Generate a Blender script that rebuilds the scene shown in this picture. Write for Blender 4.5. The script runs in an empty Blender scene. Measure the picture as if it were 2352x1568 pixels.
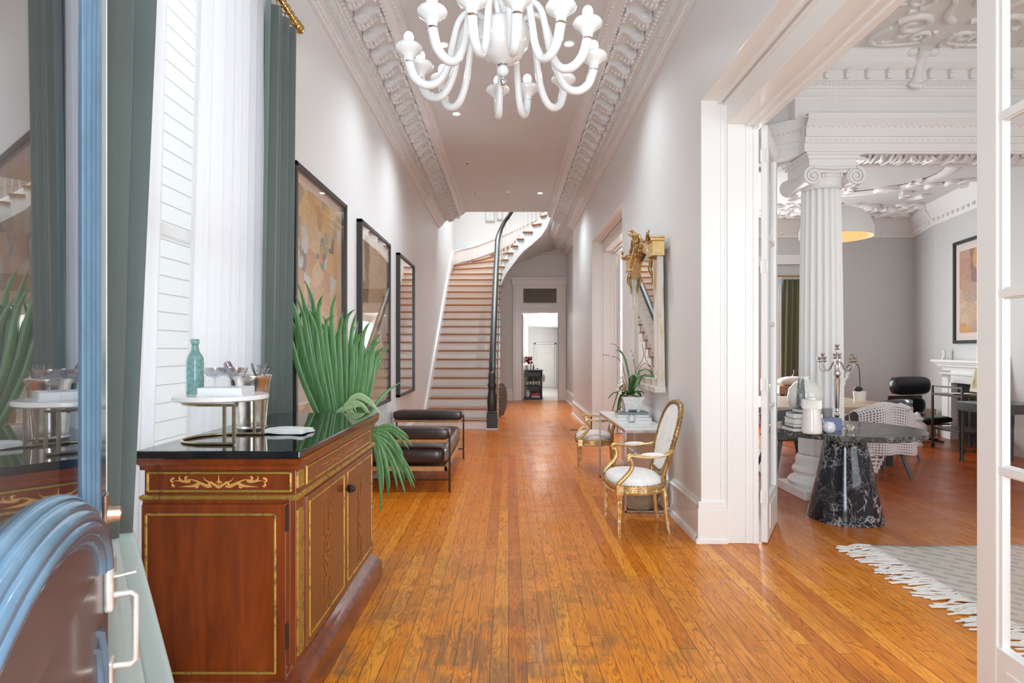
import bpy, bmesh, math, random
from math import sin, cos, pi, radians as R, sqrt, atan2
from mathutils import Vector as V, Matrix as M
random.seed(7)
S = bpy.context.scene
COL = S.collection
TAU = 2*pi
def lerp(a, b, t): return a+(b-a)*t

# ---------------- mesh builder ----------------
class MB:
    def __init__(s): s.b = bmesh.new(); s.T = M.Identity(4)
    def v(s, p): return s.b.verts.new(s.T @ V(p))
    def f(s, vs):
        try: return s.b.faces.new(vs)
        except ValueError: return None
    def box(s, x0, x1, y0, y1, z0, z1):
        a = [s.v((x, y, z)) for z in (z0, z1) for y in (y0, y1) for x in (x0, x1)]
        for q in ((0,2,3,1),(4,5,7,6),(0,1,5,4),(2,6,7,3),(0,4,6,2),(1,3,7,5)): s.f([a[i] for i in q])
        return s
    def cbox(s, c, sx, sy, sz): return s.box(c[0]-sx/2, c[0]+sx/2, c[1]-sy/2, c[1]+sy/2, c[2]-sz/2, c[2]+sz/2)
    def lathe(s, prof, c=(0,0,0), n=32, fl=0, fd=.05, a0=0, a1=TAU, sx=1, sy=1):
        full = abs(a1-a0-TAU) < 1e-6
        m = n if full else n+1
        rings = []
        for (r, z) in prof:
            if r < 1e-5: rings.append([s.v((c[0], c[1], c[2]+z))]); continue
            ring = []
            for i in range(m):
                a = a0+(a1-a0)*i/n
                rr = r*(1-fd*abs(sin(a*fl/2))**.7) if fl else r
                ring.append(s.v((c[0]+sx*rr*cos(a), c[1]+sy*rr*sin(a), c[2]+z)))
            rings.append(ring)
        for A, B in zip(rings, rings[1:]):
            for i in range(n):
                j = (i+1) % m
                if len(A) == 1 and len(B) == 1: continue
                if len(A) == 1: s.f([A[0], B[j], B[i]])
                elif len(B) == 1: s.f([A[i], A[j], B[0]])
                else: s.f([A[i], A[j], B[j], B[i]])
        return s
    def cyl(s, c, r, z0, z1, n=24): return s.lathe([(0, z0), (r, z0), (r, z1), (0, z1)], c, n)
    def sphere(s, c, r, n=12, k=8, sx=1, sy=1, sz=1):
        return s.lathe([(r*sin(pi*i/k), -r*sz*cos(pi*i/k)) for i in range(k+1)], c, n, sx=sx, sy=sy)
    def tube(s, pts, r, n=8, fx=1.0, fy=1.0, up=None, cap=True, closed=False):
        P = [V(p) for p in pts]; L = len(P)
        rs = r if isinstance(r, (list, tuple)) else [r]*L
        rings = []; u = None
        for i in range(L):
            if closed: t = P[(i+1) % L]-P[i-1]
            else: t = (P[min(i+1, L-1)]-P[max(i-1, 0)])
            t = t.normalized() if t.length > 1e-9 else V((0, 0, 1))
            if up is not None: u = V(up)-t*V(up).dot(t)
            elif u is None:
                u = V((0, 0, 1)) if abs(t.z) < .9 else V((1, 0, 0)); u = u-t*u.dot(t)
            else: u = u-t*u.dot(t)
            if u.length < 1e-6: u = V((1, .1, 0)); u = u-t*u.dot(t)
            u = u.normalized(); w = t.cross(u)
            rings.append([s.v(P[i]+(u*cos(TAU*k/n)*fy+w*sin(TAU*k/n)*fx)*rs[i]) for k in range(n)])
        rg = range(L) if closed else range(L-1)
        for i in rg:
            A, B = rings[i], rings[(i+1) % L]
            for k in range(n): s.f([A[k], A[(k+1) % n], B[(k+1) % n], B[k]])
        if cap and not closed: s.f(rings[0][::-1]); s.f(rings[-1])
        return s
    def bar(s, a, b, w, h, up=(0,0,1)):
        """rectangular bar from a to b"""
        a, b = V(a), V(b); t = (b-a).normalized(); u = V(up)-t*V(up).dot(t); u.normalize(); x = t.cross(u)
        q = []
        for p in (a, b):
            for (i, j) in ((-1,-1),(1,-1),(1,1),(-1,1)): q.append(s.v(p+x*i*w/2+u*j*h/2))
        for f in ((0,3,2,1),(4,5,6,7),(0,1,5,4),(1,2,6,5),(2,3,7,6),(3,0,4,7)): s.f([q[i] for i in f])
        return s
    def prism(s, poly, ax, a0, a1):
        """poly list of 2D points extruded on axis ax: 'x' ->(y,z); 'y'->(x,z); 'z'->(x,y)"""
        def P(p, a): return {'x': (a, p[0], p[1]), 'y': (p[0], a, p[1]), 'z': (p[0], p[1], a)}[ax]
        A = [s.v(P(p, a0)) for p in poly]; B = [s.v(P(p, a1)) for p in poly]
        n = len(poly)
        for i in range(n): s.f([A[i], A[(i+1) % n], B[(i+1) % n], B[i]])
        s.f(A[::-1]); s.f(B); return s
    def extr(s, prof, path, closed=False):
        """open 2D profile (offset, z) swept along a path of (point, outward normal)"""
        rows = [[s.v(V(p)+V(nm)*o+V((0, 0, z))) for (o, z) in prof] for (p, nm) in path]
        k = len(rows)
        for i in range(k if closed else k-1):
            A, B = rows[i], rows[(i+1) % k]
            for j in range(len(prof)-1): s.f([A[j], A[j+1], B[j+1], B[j]])
        return s
    def grid(s, fn, nu, nv, wrap=False):
        g = [[s.v(fn(i/(nu if wrap else nu), j/nv)) for j in range(nv+1)] for i in range(nu+(0 if wrap else 1))]
        for i in range(nu):
            for j in range(nv):
                a, b = g[i], g[(i+1) % len(g)]
                s.f([a[j], b[j], b[j+1], a[j+1]])
        return s
    def ribbon(s, pts, ws, nrm, th=.002):
        """flat tapering inlay strip lying on a surface"""
        P = [V(p) for p in pts]; N = V(nrm); L = len(P); rows = []
        for i in range(L):
            t = (P[min(i+1, L-1)]-P[max(i-1, 0)]).normalized(); sd = t.cross(N).normalized()*ws[i]/2
            rows.append([s.v(P[i]-sd), s.v(P[i]+N*th), s.v(P[i]+sd)])
        for A, B in zip(rows, rows[1:]):
            s.f([A[0], A[1], B[1], B[0]]); s.f([A[1], A[2], B[2], B[1]])
        return s
    def build(s, name, m=None, parent=None, bev=0, seg=2, smooth=None, loc=None, solid=0, sub=0, clean=True):
        if clean: bmesh.ops.recalc_face_normals(s.b, faces=s.b.faces)
        me = bpy.data.meshes.new(name); s.b.to_mesh(me); s.b.free()
        if smooth is not None:
            me.shade_smooth(); me.set_sharp_from_angle(angle=R(smooth))
        o = bpy.data.objects.new(name, me); COL.objects.link(o)
        if m: me.materials.append(m)
        if parent: o.parent = parent
        if loc: o.location = loc
        if solid: md = o.modifiers.new('s', 'SOLIDIFY'); md.thickness = solid; md.offset = 0
        if sub: md = o.modifiers.new('u', 'SUBSURF'); md.levels = sub; md.render_levels = sub
        if bev: md = o.modifiers.new('b', 'BEVEL'); md.width = bev; md.segments = seg; md.limit_method = 'ANGLE'; md.angle_limit = R(40)
        return o

def tag(o, label=None, cat=None, group=None, kind=None):
    if label: o['label'] = label
    if cat: o['category'] = cat
    if group: o['group'] = group
    if kind: o['kind'] = kind
    return o
def thing(name, label, cat, loc=(0,0,0), rz=0, group=None, rot=None, kind=None):
    o = bpy.data.objects.new(name, None); COL.objects.link(o); o.empty_display_size = .1
    o.location = loc; o.rotation_euler = rot or (0, 0, rz)
    return tag(o, label, cat, group, kind)
def struct(o, label=None): o['kind'] = 'structure'; o['label'] = label or o.name.replace('_', ' '); return o
def kids(o): return [c for c in bpy.data.objects if c.parent == o]
def copy_tree(o, parent=None):
    c = o.copy(); COL.objects.link(c)
    if parent: c.parent = parent
    for ch in kids(o): copy_tree(ch, c)
    return c

# ---------------- materials ----------------
def newmat(name):
    m = bpy.data.materials.new(name); m.use_nodes = True; nt = m.node_tree
    return m, nt, nt.nodes['Principled BSDF']
def nd(nt, ty, **kw):
    n = nt.nodes.new(ty)
    for k, v in kw.items():
        if k.startswith('i_'):
            key = k[2:]; key = int(key) if key.isdigit() else key.replace('_', ' ')
            if hasattr(v, 'links'): nt.links.new(v, n.inputs[key])
            else: n.inputs[key].default_value = v
        else: setattr(n, k, v)
    return n
def lk(nt, a, b): nt.links.new(a, b)
def mth(nt, op, a, b=0.0, c=None):
    n = nt.nodes.new('ShaderNodeMath'); n.operation = op
    for i, x in enumerate((a, b, c)):
        if x is None: continue
        if isinstance(x, (int, float)): n.inputs[i].default_value = x
        else: nt.links.new(x, n.inputs[i])
    return n.outputs[0]
def ramp(nt, fac, stops, interp='LINEAR'):
    n = nt.nodes.new('ShaderNodeValToRGB'); cr = n.color_ramp; cr.interpolation = interp
    while len(cr.elements) < len(stops): cr.elements.new(.5)
    for e, (p, c) in zip(cr.elements, stops):
        e.position = p; e.color = (*c, 1) if len(c) == 3 else c
    nt.links.new(fac, n.inputs[0]); return n.outputs[0]
def mixc(nt, fac, a, b, bt='MIX'):
    n = nt.nodes.new('ShaderNodeMix'); n.data_type = 'RGBA'; n.blend_type = bt
    for i, x in ((0, fac), (6, a), (7, b)):
        if isinstance(x, (int, float)): n.inputs[i].default_value = x
        elif isinstance(x, tuple): n.inputs[i].default_value = (*x, 1) if len(x) == 3 else x
        else: nt.links.new(x, n.inputs[i])
    return n.outputs[2]
def coords(nt, kind='Object', scale=(1,1,1), rot=(0,0,0), loc=(0,0,0)):
    tc = nt.nodes.new('ShaderNodeTexCoord'); mp = nt.nodes.new('ShaderNodeMapping')
    lk(nt, tc.outputs[kind], mp.inputs[0]); mp.inputs[3].default_value = scale; mp.inputs[2].default_value = rot; mp.inputs[1].default_value = loc
    return mp.outputs[0]
def noise(nt, vec, scale, detail=4, rough=.55, dist=0):
    n = nd(nt, 'ShaderNodeTexNoise'); lk(nt, vec, n.inputs['Vector'])
    n.inputs['Scale'].default_value = scale; n.inputs['Detail'].default_value = detail
    n.inputs['Roughness'].default_value = rough; n.inputs['Distortion'].default_value = dist
    return n.outputs[0]
def bump(nt, bsdf, h, st=.2, d=.01):
    b = nd(nt, 'ShaderNodeBump'); b.inputs['Strength'].default_value = st; b.inputs['Distance'].default_value = d
    lk(nt, h, b.inputs['Height']); lk(nt, b.outputs[0], bsdf.inputs['Normal'])
def P(name, c, rough=.5, metal=0, bumpy=0, bs=40, var=0, vs=6, sheen=0, coat=0, spec=None, emit=0, ec=None, trans=0, ior=None, sss=0, alpha=None):
    m, nt, b = newmat(name)
    b.inputs['Base Color'].default_value = (*c, 1); b.inputs['Roughness'].default_value = rough; b.inputs['Metallic'].default_value = metal
    if sheen: b.inputs['Sheen Weight'].default_value = sheen
    if coat: b.inputs['Coat Weight'].default_value = coat; b.inputs['Coat Roughness'].default_value = .08
    if spec is not None: b.inputs['Specular IOR Level'].default_value = spec
    if emit: b.inputs['Emission Color'].default_value = (*(ec or c), 1); b.inputs['Emission Strength'].default_value = emit
    if trans: b.inputs['Transmission Weight'].default_value = trans
    if ior: b.inputs['IOR'].default_value = ior
    if alpha is not None: b.inputs['Alpha'].default_value = alpha
    if var or bumpy:
        co = coords(nt)
        if var:
            n = noise(nt, co, vs, 5, .6)
            col = ramp(nt, n, [(.3, tuple(x*(1-var) for x in c)), (.7, tuple(min(1, x*(1+var)) for x in c))])
            lk(nt, col, b.inputs['Base Color'])
        if bumpy: bump(nt, b, noise(nt, co, bs, 3), bumpy, .005)
    return m

def mat_floor():
    m, nt, b = newmat('heart_pine_floor')
    g = nd(nt, 'ShaderNodeNewGeometry'); sp = nd(nt, 'ShaderNodeSeparateXYZ'); lk(nt, g.outputs['Position'], sp.inputs[0])
    x, y = sp.outputs[0], sp.outputs[1]
    W = .083
    xs = mth(nt, 'DIVIDE', x, W); xi = mth(nt, 'FLOOR', xs); xf = mth(nt, 'FRACT', xs)
    wn = nd(nt, 'ShaderNodeTexWhiteNoise', noise_dimensions='1D'); lk(nt, xi, wn.inputs['W'])
    yo = mth(nt, 'ADD', mth(nt, 'DIVIDE', y, 3.1), mth(nt, 'MULTIPLY', wn.outputs[0], 7.3))
    yi = mth(nt, 'FLOOR', yo); yf = mth(nt, 'FRACT', yo)
    cv = nd(nt, 'ShaderNodeCombineXYZ'); lk(nt, xi, cv.inputs[0]); lk(nt, yi, cv.inputs[1])
    w2 = nd(nt, 'ShaderNodeTexWhiteNoise', noise_dimensions='2D'); lk(nt, cv.outputs[0], w2.inputs['Vector'])
    rnd = w2.outputs[0]
    # grain coordinates: shifted per board, long in y
    gv = nd(nt, 'ShaderNodeCombineXYZ'); lk(nt, mth(nt, 'ADD', mth(nt, 'MULTIPLY', x, 1.0), mth(nt, 'MULTIPLY', rnd, 31)), gv.inputs[0])
    lk(nt, mth(nt, 'MULTIPLY', y, .06), gv.inputs[1]); lk(nt, mth(nt, 'MULTIPLY', rnd, 9), gv.inputs[2])
    gr = noise(nt, gv.outputs[0], 13, 3, .6, .6)
    wv = mth(nt, 'SINE', mth(nt, 'MULTIPLY', gr, 105))
    wv = mth(nt, 'MULTIPLY_ADD', wv, .5, .5)
    base = ramp(nt, rnd, [(0, (.62, .18, .008)), (.12, (.74, .245, .012)), (.8, (.80, .28, .016)), (1, (.86, .35, .035))])
    gcol = ramp(nt, wv, [(.0, (.50, .38, .26)), (.25, (.88, .84, .78)), (1, (1.0, 1.0, 1.0))])
    col = mixc(nt, .85, base, gcol, 'MULTIPLY')
    # dark worn patches
    big = noise(nt, g.outputs['Position'], 2.3, 5, .62)
    fine = noise(nt, gv.outputs[0], 60, 3, .6)
    wear = mth(nt, 'MULTIPLY', ramp(nt, big, [(.45, (0,0,0)), (.56, (1,1,1))]), ramp(nt, fine, [(.30, (0,0,0)), (.52, (1,1,1))]))
    # wear zone = the first metres of the hall
    zone = mth(nt, 'MULTIPLY', ramp(nt, mth(nt, 'DIVIDE', y, 8), [(.3, (1,1,1)), (.62, (.0,.0,.0))]), ramp(nt, mth(nt, 'MULTIPLY_ADD', x, .25, .5), [(.15, (.4,.4,.4)), (.3, (1,1,1)), (.62, (1,1,1)), (.85, (.1,.1,.1))]))
    col = mixc(nt, mth(nt, 'MULTIPLY', mth(nt, 'MULTIPLY', wear, zone), .8), col, (.17, .095, .045))
    # darker and redder further in, more so in the parlor
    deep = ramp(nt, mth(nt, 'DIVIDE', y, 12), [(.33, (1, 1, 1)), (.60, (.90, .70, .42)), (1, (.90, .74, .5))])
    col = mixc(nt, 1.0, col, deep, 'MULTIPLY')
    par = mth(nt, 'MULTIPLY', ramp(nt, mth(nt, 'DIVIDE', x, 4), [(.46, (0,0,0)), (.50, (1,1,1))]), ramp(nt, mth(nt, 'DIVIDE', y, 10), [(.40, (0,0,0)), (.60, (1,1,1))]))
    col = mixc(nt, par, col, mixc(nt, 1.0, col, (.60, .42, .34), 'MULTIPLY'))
    # gaps
    gx = mth(nt, 'LESS_THAN', mth(nt, 'MINIMUM', xf, mth(nt, 'SUBTRACT', 1.0, xf)), .020)
    gy = mth(nt, 'LESS_THAN', yf, .0012)
    gap = mth(nt, 'MAXIMUM', gx, gy)
    col = mixc(nt, mth(nt, 'MULTIPLY', gap, .8), col, (.08, .025, .008))
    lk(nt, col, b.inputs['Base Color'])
    lk(nt, mth(nt, 'MULTIPLY_ADD', wear, .15, .30), b.inputs['Roughness'])
    b.inputs['Coat Weight'].default_value = .14; b.inputs['Coat Roughness'].default_value = .14; b.inputs['Specular IOR Level'].default_value = .3
    h = mth(nt, 'SUBTRACT', mth(nt, 'MULTIPLY', wv, .12), gap)
    bump(nt, b, h, .22, .0015)
    return m
def mat_marble(name, base, vein, sc=3.0, rough=.08, dens=.5, second=None):
    m, nt, b = newmat(name)
    co = coords(nt); n1 = nd(nt, 'ShaderNodeTexNoise'); lk(nt, co, n1.inputs['Vector']); n1.inputs['Scale'].default_value = sc; n1.inputs['Detail'].default_value = 5; n1.inputs['Roughness'].default_value = .6; n1.inputs['Distortion'].default_value = 1.0
    n2 = noise(nt, coords(nt, loc=(5, 2, 9)), sc*2.0, 5, .6, 1.4)
    def line(x, w): return ramp(nt, mth(nt, 'ABSOLUTE', mth(nt, 'SUBTRACT', x, .5)), [(0, (1,1,1)), (w, (.12,.12,.12)), (w*2.6, (0,0,0))])
    v1 = line(n1.outputs[0], .009); v2 = line(n2, .010)
    mask = ramp(nt, noise(nt, co, sc*1.1, 3), [(.40, (.15,.15,.15)), (.62, (1,1,1))])
    v = mth(nt, 'MULTIPLY', mth(nt, 'MAXIMUM', v1, mth(nt, 'MULTIPLY', v2, .8)), mth(nt, 'MULTIPLY', mask, dens))
    cl = ramp(nt, noise(nt, co, sc*.8, 5), [(.35, base), (.75, second or tuple(x*1.5 for x in base))])
    lk(nt, mixc(nt, v, cl, vein), b.inputs['Base Color']); b.inputs['Roughness'].default_value = rough
    return m
def mat_wood(name, dark, light, rough=.35, sc=(12, 12, 1.0), coat=0, det=6):
    m, nt, b = newmat(name)
    co = coords(nt, scale=sc); n = noise(nt, co, 2.2, det, .6, .6)
    lk(nt, ramp(nt, n, [(.28, dark), (.72, light)]), b.inputs['Base Color']); b.inputs['Roughness'].default_value = rough
    if coat: b.inputs['Coat Weight'].default_value = coat; b.inputs['Coat Roughness'].default_value = .1
    return m
def mat_gild(name, gold=(.62, .38, .09), worn=(.75, .66, .52), amt=.5, rough=.36, st=(1, 1, 1)):
    m, nt, b = newmat(name); co = coords(nt, scale=st)
    n = noise(nt, co, 22, 5, .65)
    lk(nt, ramp(nt, n, [(amt-.06, gold), (amt+.06, worn)]), b.inputs['Base Color'])
    lk(nt, ramp(nt, n, [(amt-.06, (.8,.8,.8)), (amt+.06, (0,0,0))]), b.inputs['Metallic']); b.inputs['Roughness'].default_value = rough
    bump(nt, b, noise(nt, co, 60, 3), .3, .003)
    return m
def mat_wall():
    m, nt, b = newmat('linen_wallcovering'); c = (.79, .79, .79)
    co = coords(nt, scale=(1, 1, 1)); n1 = noise(nt, coords(nt, scale=(3, 3, 60)), 3, 4, .6); n2 = noise(nt, coords(nt, scale=(40, 40, 2)), 3, 3, .6)
    mix = mth(nt, 'MULTIPLY_ADD', n1, .5, mth(nt, 'MULTIPLY', n2, .5))
    lk(nt, ramp(nt, mix, [(.35, tuple(x*.96 for x in c)), (.65, tuple(x*1.03 for x in c))]), b.inputs['Base Color'])
    b.inputs['Roughness'].default_value = .42; bump(nt, b, mix, .12, .002)
    return m
def mat_glass_thin(name, ior=1.5, tint=(1,1,1), rough=0.0):
    m = bpy.data.materials.new(name); m.use_nodes = True; nt = m.node_tree; nt.nodes.clear()
    o = nd(nt, 'ShaderNodeOutputMaterial'); t = nd(nt, 'ShaderNodeBsdfTransparent'); g = nd(nt, 'ShaderNodeBsdfGlossy')
    ge = nd(nt, 'ShaderNodeNewGeometry'); dp = nd(nt, 'ShaderNodeVectorMath', operation='DOT_PRODUCT'); lk(nt, ge.outputs['Incoming'], dp.inputs[0]); lk(nt, ge.outputs['Normal'], dp.inputs[1])
    c = mth(nt, 'ABSOLUTE', dp.outputs['Value']); f0 = ((ior-1)/(ior+1))**2
    fr = mth(nt, 'MULTIPLY_ADD', mth(nt, 'POWER', mth(nt, 'SUBTRACT', 1.0, c), 5.0), 1-f0, f0)
    t.inputs[0].default_value = (*tint, 1); g.inputs['Roughness'].default_value = rough
    mx = nd(nt, 'ShaderNodeMixShader'); lk(nt, fr, mx.inputs[0]); lk(nt, t.outputs[0], mx.inputs[1]); lk(nt, g.outputs[0], mx.inputs[2]); lk(nt, mx.outputs[0], o.inputs[0])
    return m
def mat_sheer():
    m = bpy.data.materials.new('sheer_voile'); m.use_nodes = True; nt = m.node_tree; nt.nodes.clear()
    o = nd(nt, 'ShaderNodeOutputMaterial'); t = nd(nt, 'ShaderNodeBsdfTransparent'); tl = nd(nt, 'ShaderNodeBsdfTranslucent'); d = nd(nt, 'ShaderNodeBsdfDiffuse')
    tl.inputs[0].default_value = (.95, .95, .97, 1); d.inputs[0].default_value = (.9, .9, .92, 1)
    a = nd(nt, 'ShaderNodeMixShader'); a.inputs[0].default_value = .35; lk(nt, tl.outputs[0], a.inputs[1]); lk(nt, d.outputs[0], a.inputs[2])
    bb = nd(nt, 'ShaderNodeMixShader'); bb.inputs[0].default_value = .70; lk(nt, t.outputs[0], bb.inputs[1]); lk(nt, a.outputs[0], bb.inputs[2]); lk(nt, bb.outputs[0], o.inputs[0])
    return m
def mat_art(name, cols, sc=4, seed=0, sharp=True, base_rot=0, glossy=.35, stretch=(1,1,1)):
    """abstract painted patches"""
    m, nt, b = newmat(name); co = coords(nt, scale=stretch, loc=(seed, seed*.7, seed*.3))
    n = nd(nt, 'ShaderNodeTexNoise'); lk(nt, co, n.inputs['Vector']); n.inputs['Scale'].default_value = 2.5; n.inputs['Detail'].default_value = 5
    mx = nt.nodes.new('ShaderNodeMix'); mx.data_type = 'RGBA'; mx.inputs[0].default_value = .25; lk(nt, co, mx.inputs[6]); lk(nt, n.outputs[1], mx.inputs[7])
    vo = nd(nt, 'ShaderNodeTexVoronoi', distance='CHEBYCHEV'); lk(nt, mx.outputs[2], vo.inputs['Vector']); vo.inputs['Scale'].default_value = sc
    sp = nd(nt, 'ShaderNodeSeparateColor'); lk(nt, vo.outputs['Color'], sp.inputs[0])
    k = len(cols); c1 = ramp(nt, sp.outputs[0], [(i/k, c) for i, c in enumerate(cols)], 'CONSTANT' if sharp else 'LINEAR')
    fine = noise(nt, co, sc*4, 6, .7, 1.5)
    lk(nt, mixc(nt, .55, c1, ramp(nt, fine, [(.3, (.35,.3,.25)), (.5, (.9,.85,.8)), (.7, (1.1,1.05,1.0))]), 'MULTIPLY'), b.inputs['Base Color'])
    b.inputs['Roughness'].default_value = glossy
    return m

WHITE = P('white_trim_paint', (.86, .855, .84), .28, coat=.15)
WALL = mat_wall()
PLASTER = P('white_plaster', (.84, .83, .815), .45, bumpy=.12, bs=30)
CEIL = P('ceiling_paint', (.68, .69, .70), .55, var=.03, vs=2)
CORN = P('cornice_plaster', (.77, .765, .76), .45, bumpy=.15, bs=50)
PARW = P('parlor_wall_linen', (.62, .62, .61), .5, var=.03, vs=30)
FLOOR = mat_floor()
BLUE = P('blue_door_paint', (.105, .20, .30), .24, coat=.5, var=.2, vs=5, bumpy=.15, bs=12)
BROWNP = P('brown_weathered_paint', (.15, .125, .13), .34, var=.15, vs=3, coat=.2)
BRONZE = P('aged_bronze', (.50, .34, .25), .3, metal=.7, var=.3, vs=30)
NICKEL = P('painted_worn_metal', (.72, .70, .66), .35, metal=.35, var=.2, vs=25)
CHROME = P('chrome', (.8, .8, .8), .12, metal=1)
STEEL = P('brushed_steel', (.62, .61, .62), .25, metal=1)
BRASS = P('brass', (.62, .42, .16), .28, metal=1, var=.15, vs=20)
ABRASS = P('antique_brass', (.50, .42, .27), .35, metal=.9, var=.2, vs=40)
BLACK = P('black_paint', (.015, .014, .014), .3)
BLKWOOD = mat_wood('ebonised_wood', (.010, .008, .007), (.030, .022, .018), .38)
FRAME = P('dark_frame', (.030, .026, .026), .35)
VELVET = P('green_velvet', (.115, .15, .14), .8, sheen=.3, var=.08, vs=3)
SATIN = P('pale_green_lining', (.40, .48, .47), .55, sheen=.3)
SHEER = mat_sheer()
MAHOG = mat_wood('mahogany', (.10, .020, .006), (.27, .056, .011), .24, (6, 6, .8), coat=.4)
MAHOG2 = mat_wood('mahogany_front', (.15, .045, .012), (.26, .085, .018), .3, (6, 6, .8), coat=.3)
GOLDT = mat_gild('gilt_trim', (.66, .42, .10), (.18, .10, .03), .56, .35)
INLAY = P('gold_inlay', (.62, .33, .09), .45, metal=.15)
INLAY2 = P('faded_gold_inlay', (.34, .13, .028), .4)
GRANITE = P('black_polished_stone', (.012, .013, .014), .05, var=.3, vs=14, coat=.3)
GILT = mat_gild('gilt_wood', (.74, .50, .19), (.80, .66, .42), .57, .34)
GILTD = mat_gild('dark_gilt', (.52, .33, .11), (.20, .10, .04), .53, .32)
GILTW = mat_gild('worn_white_gilt', (.55, .42, .26), (.72, .67, .61), .42, .45, (1, 1, .12))
DAMASK = P('cream_damask', (.88, .86, .84), .6, var=.10, vs=16, sheen=.2)
MIRROR = P('mirror_glass', (.82, .82, .81), .02, metal=1)
GLASS = mat_glass_thin('clear_glass', 1.6, (.95, .96, .96))
PANE = mat_glass_thin('window_pane', 1.5)
DOORPANE = mat_glass_thin('door_glass', 3.4, (.85, .87, .9))
ARTGLASS = mat_glass_thin('picture_glass', 1.45)
LEATHER = P('dark_brown_leather', (.040, .022, .019), .28, bumpy=.25, bs=9, var=.15, vs=4, coat=.1)
OAK = mat_wood('light_oak', (.40, .19, .06), (.60, .32, .12), .4)
TREAD = mat_wood('tread_wood', (.28, .095, .025), (.44, .17, .045), .32, (2, 14, 14), coat=.3)
BMARB = mat_marble('black_marble', (.008, .009, .013), (.85, .85, .9), 2.6, .06, 1.0, (.018, .020, .028))
BMARB2 = mat_marble('dark_grey_marble', (.038, .040, .040), (.8, .8, .78), 3.4, .09, 1.0, (.075, .078, .072))
WMARB = mat_marble('white_marble', (.84, .83, .83), (.55, .55, .58), 5, .15, .3, (.88, .87, .87))
MILK = P('milk_glass', (.72, .72, .715), .14, coat=.4)
BULB = P('lit_bulb', (1, 1, 1), .5, emit=2.6, ec=(1, .97, .92))
LED = P('lit_downlight', (1, 1, 1), .5, emit=9, ec=(1, .94, .85))
CERAM = P('white_ceramic', (.84, .82, .78), .2, coat=.4)
SILVER = P('silver', (.72, .70, .67), .16, metal=1, var=.1, vs=12)
PEWTER = P('tarnished_silver', (.62, .58, .54), .2, metal=1, var=.25, vs=9)
LEAF = mat_wood('palm_leaf', (.06, .17, .045), (.17, .36, .13), .38, (30, 30, 2))
LEAFP = P('pale_palm_leaf', (.36, .52, .26), .45, var=.2, vs=8)
ORCH = P('orchid_leaf', (.035, .10, .018), .3, var=.3, vs=9)
PETAL = P('white_petal', (.9, .88, .86), .6)
TWIG = P('brown_twig', (.16, .09, .06), .6)
PAPER = P('book_pages', (.85, .83, .78), .7)
EXPO = 2.15
DWN = 28
E_DOOR, E_WIN, E_SKY, E_PAR, E_BAY, E_KIT = 40, 2.4, 36, 22, 46, 10
# ================= camera, world =================
cam = bpy.data.cameras.new('camera'); co_ = bpy.data.objects.new('camera', cam); COL.objects.link(co_)
co_.location = (0, 0, 1.45); co_.rotation_euler = (R(90), 0, 0)
cam.sensor_width = 36; cam.lens = 21.58; cam.shift_x = .0034; cam.shift_y = .0081; cam.clip_start = .02
S.camera = co_
S.view_settings.view_transform = 'Standard'; S.view_settings.look = 'None'; S.view_settings.gamma = 1; S.view_settings.exposure = EXPO
w = bpy.data.worlds.new('daylight'); S.world = w; w.use_nodes = True
bg = w.node_tree.nodes['Background']; bg.inputs[0].default_value = (.86, .93, 1.0, 1); bg.inputs[1].default_value = .33
S.cycles.use_denoising = True; S.cycles.max_bounces = 9; S.cycles.diffuse_bounces = 6; S.cycles.glossy_bounces = 5
S.cycles.transparent_max_bounces = 14; S.cycles.transmission_bounces = 8; S.cycles.sample_clamp_indirect = 6; S.cycles.caustics_reflective = False; S.cycles.caustics_refractive = False

XL, XR, XB = -1.54, 1.45, 1.86        # hall walls, back of right wall
YJ, CZ = 4.62, 4.48
# ================= room shell =================
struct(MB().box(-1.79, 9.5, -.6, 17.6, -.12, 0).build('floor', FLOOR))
m = MB(); m.box(-1.79, 1.86, .15, 13.5, CZ, CZ+.35); m.box(1.35, 1.86, 13.5, 17.6, CZ, CZ+.35)
# rounded corner of the stairwell opening
pts = [(1.36, 13.5), (.6, 13.5)]+[(.75+.6*sin(a), 14.1-.6*cos(a)) for a in [i*pi/2/10 for i in range(11)]]+[(1.36, 14.1)]
m.prism(pts, 'z', CZ, CZ+.35)
struct(m.build('ceiling', CEIL))
# left wall with the tall window
m = MB()
m.box(-1.79, XL, .15, 2.3, 0, 4.6); m.box(-1.79, XL, 3.86, 13.5, 0, 4.6); m.box(-1.79, XL, 2.3, 3.86, 3.95, 4.6); m.box(-1.79, XL, 2.3, 3.86, 0, .25)
m.box(-1.79, XL, 13.5, 17.6, 0, 7.2)
struct(m.build('wall_left', WALL))
m = MB()
m.box(XR, XB, .15, 1.45, 0, 4.6); m.box(XR, XB, 1.45, YJ, 3.33, 4.6); m.box(XR, XB, YJ, 7.80, 0, 4.6); m.box(XR, XB, 7.80, 10.65, 3.33, 4.6)
m.box(XR, XB, 10.65, 13.75, 0, 4.6); m.box(1.66, XB, 13.75, 17.6, 0, 7.2)
# inner jambs and soffits, stepped back
for (a, b_) in ((1.45, YJ), (7.80, 10.65)):
    m.box(1.64, XB, a, b_, 3.167, 3.33)
struct(m.build('wall_right', WALL))
m = MB()
m.box(-1.79, .375, 17.6, 17.75, 0, 7.2); m.box(1.423, 1.86, 17.6, 17.75, 0, 7.2); m.box(.375, 1.423, 17.6, 17.75, 2.51, 7.2)
struct(m.build('wall_back', WALL))
m = MB(); m.box(-1.79, -.48, .12, .28, 0, 4.6); m.box(.80, 7.1, .12, .28, 0, 4.6); m.box(-.48, .80, .12, .28, 3.5, 4.6)
struct(m.build('wall_front', WALL))
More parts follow.
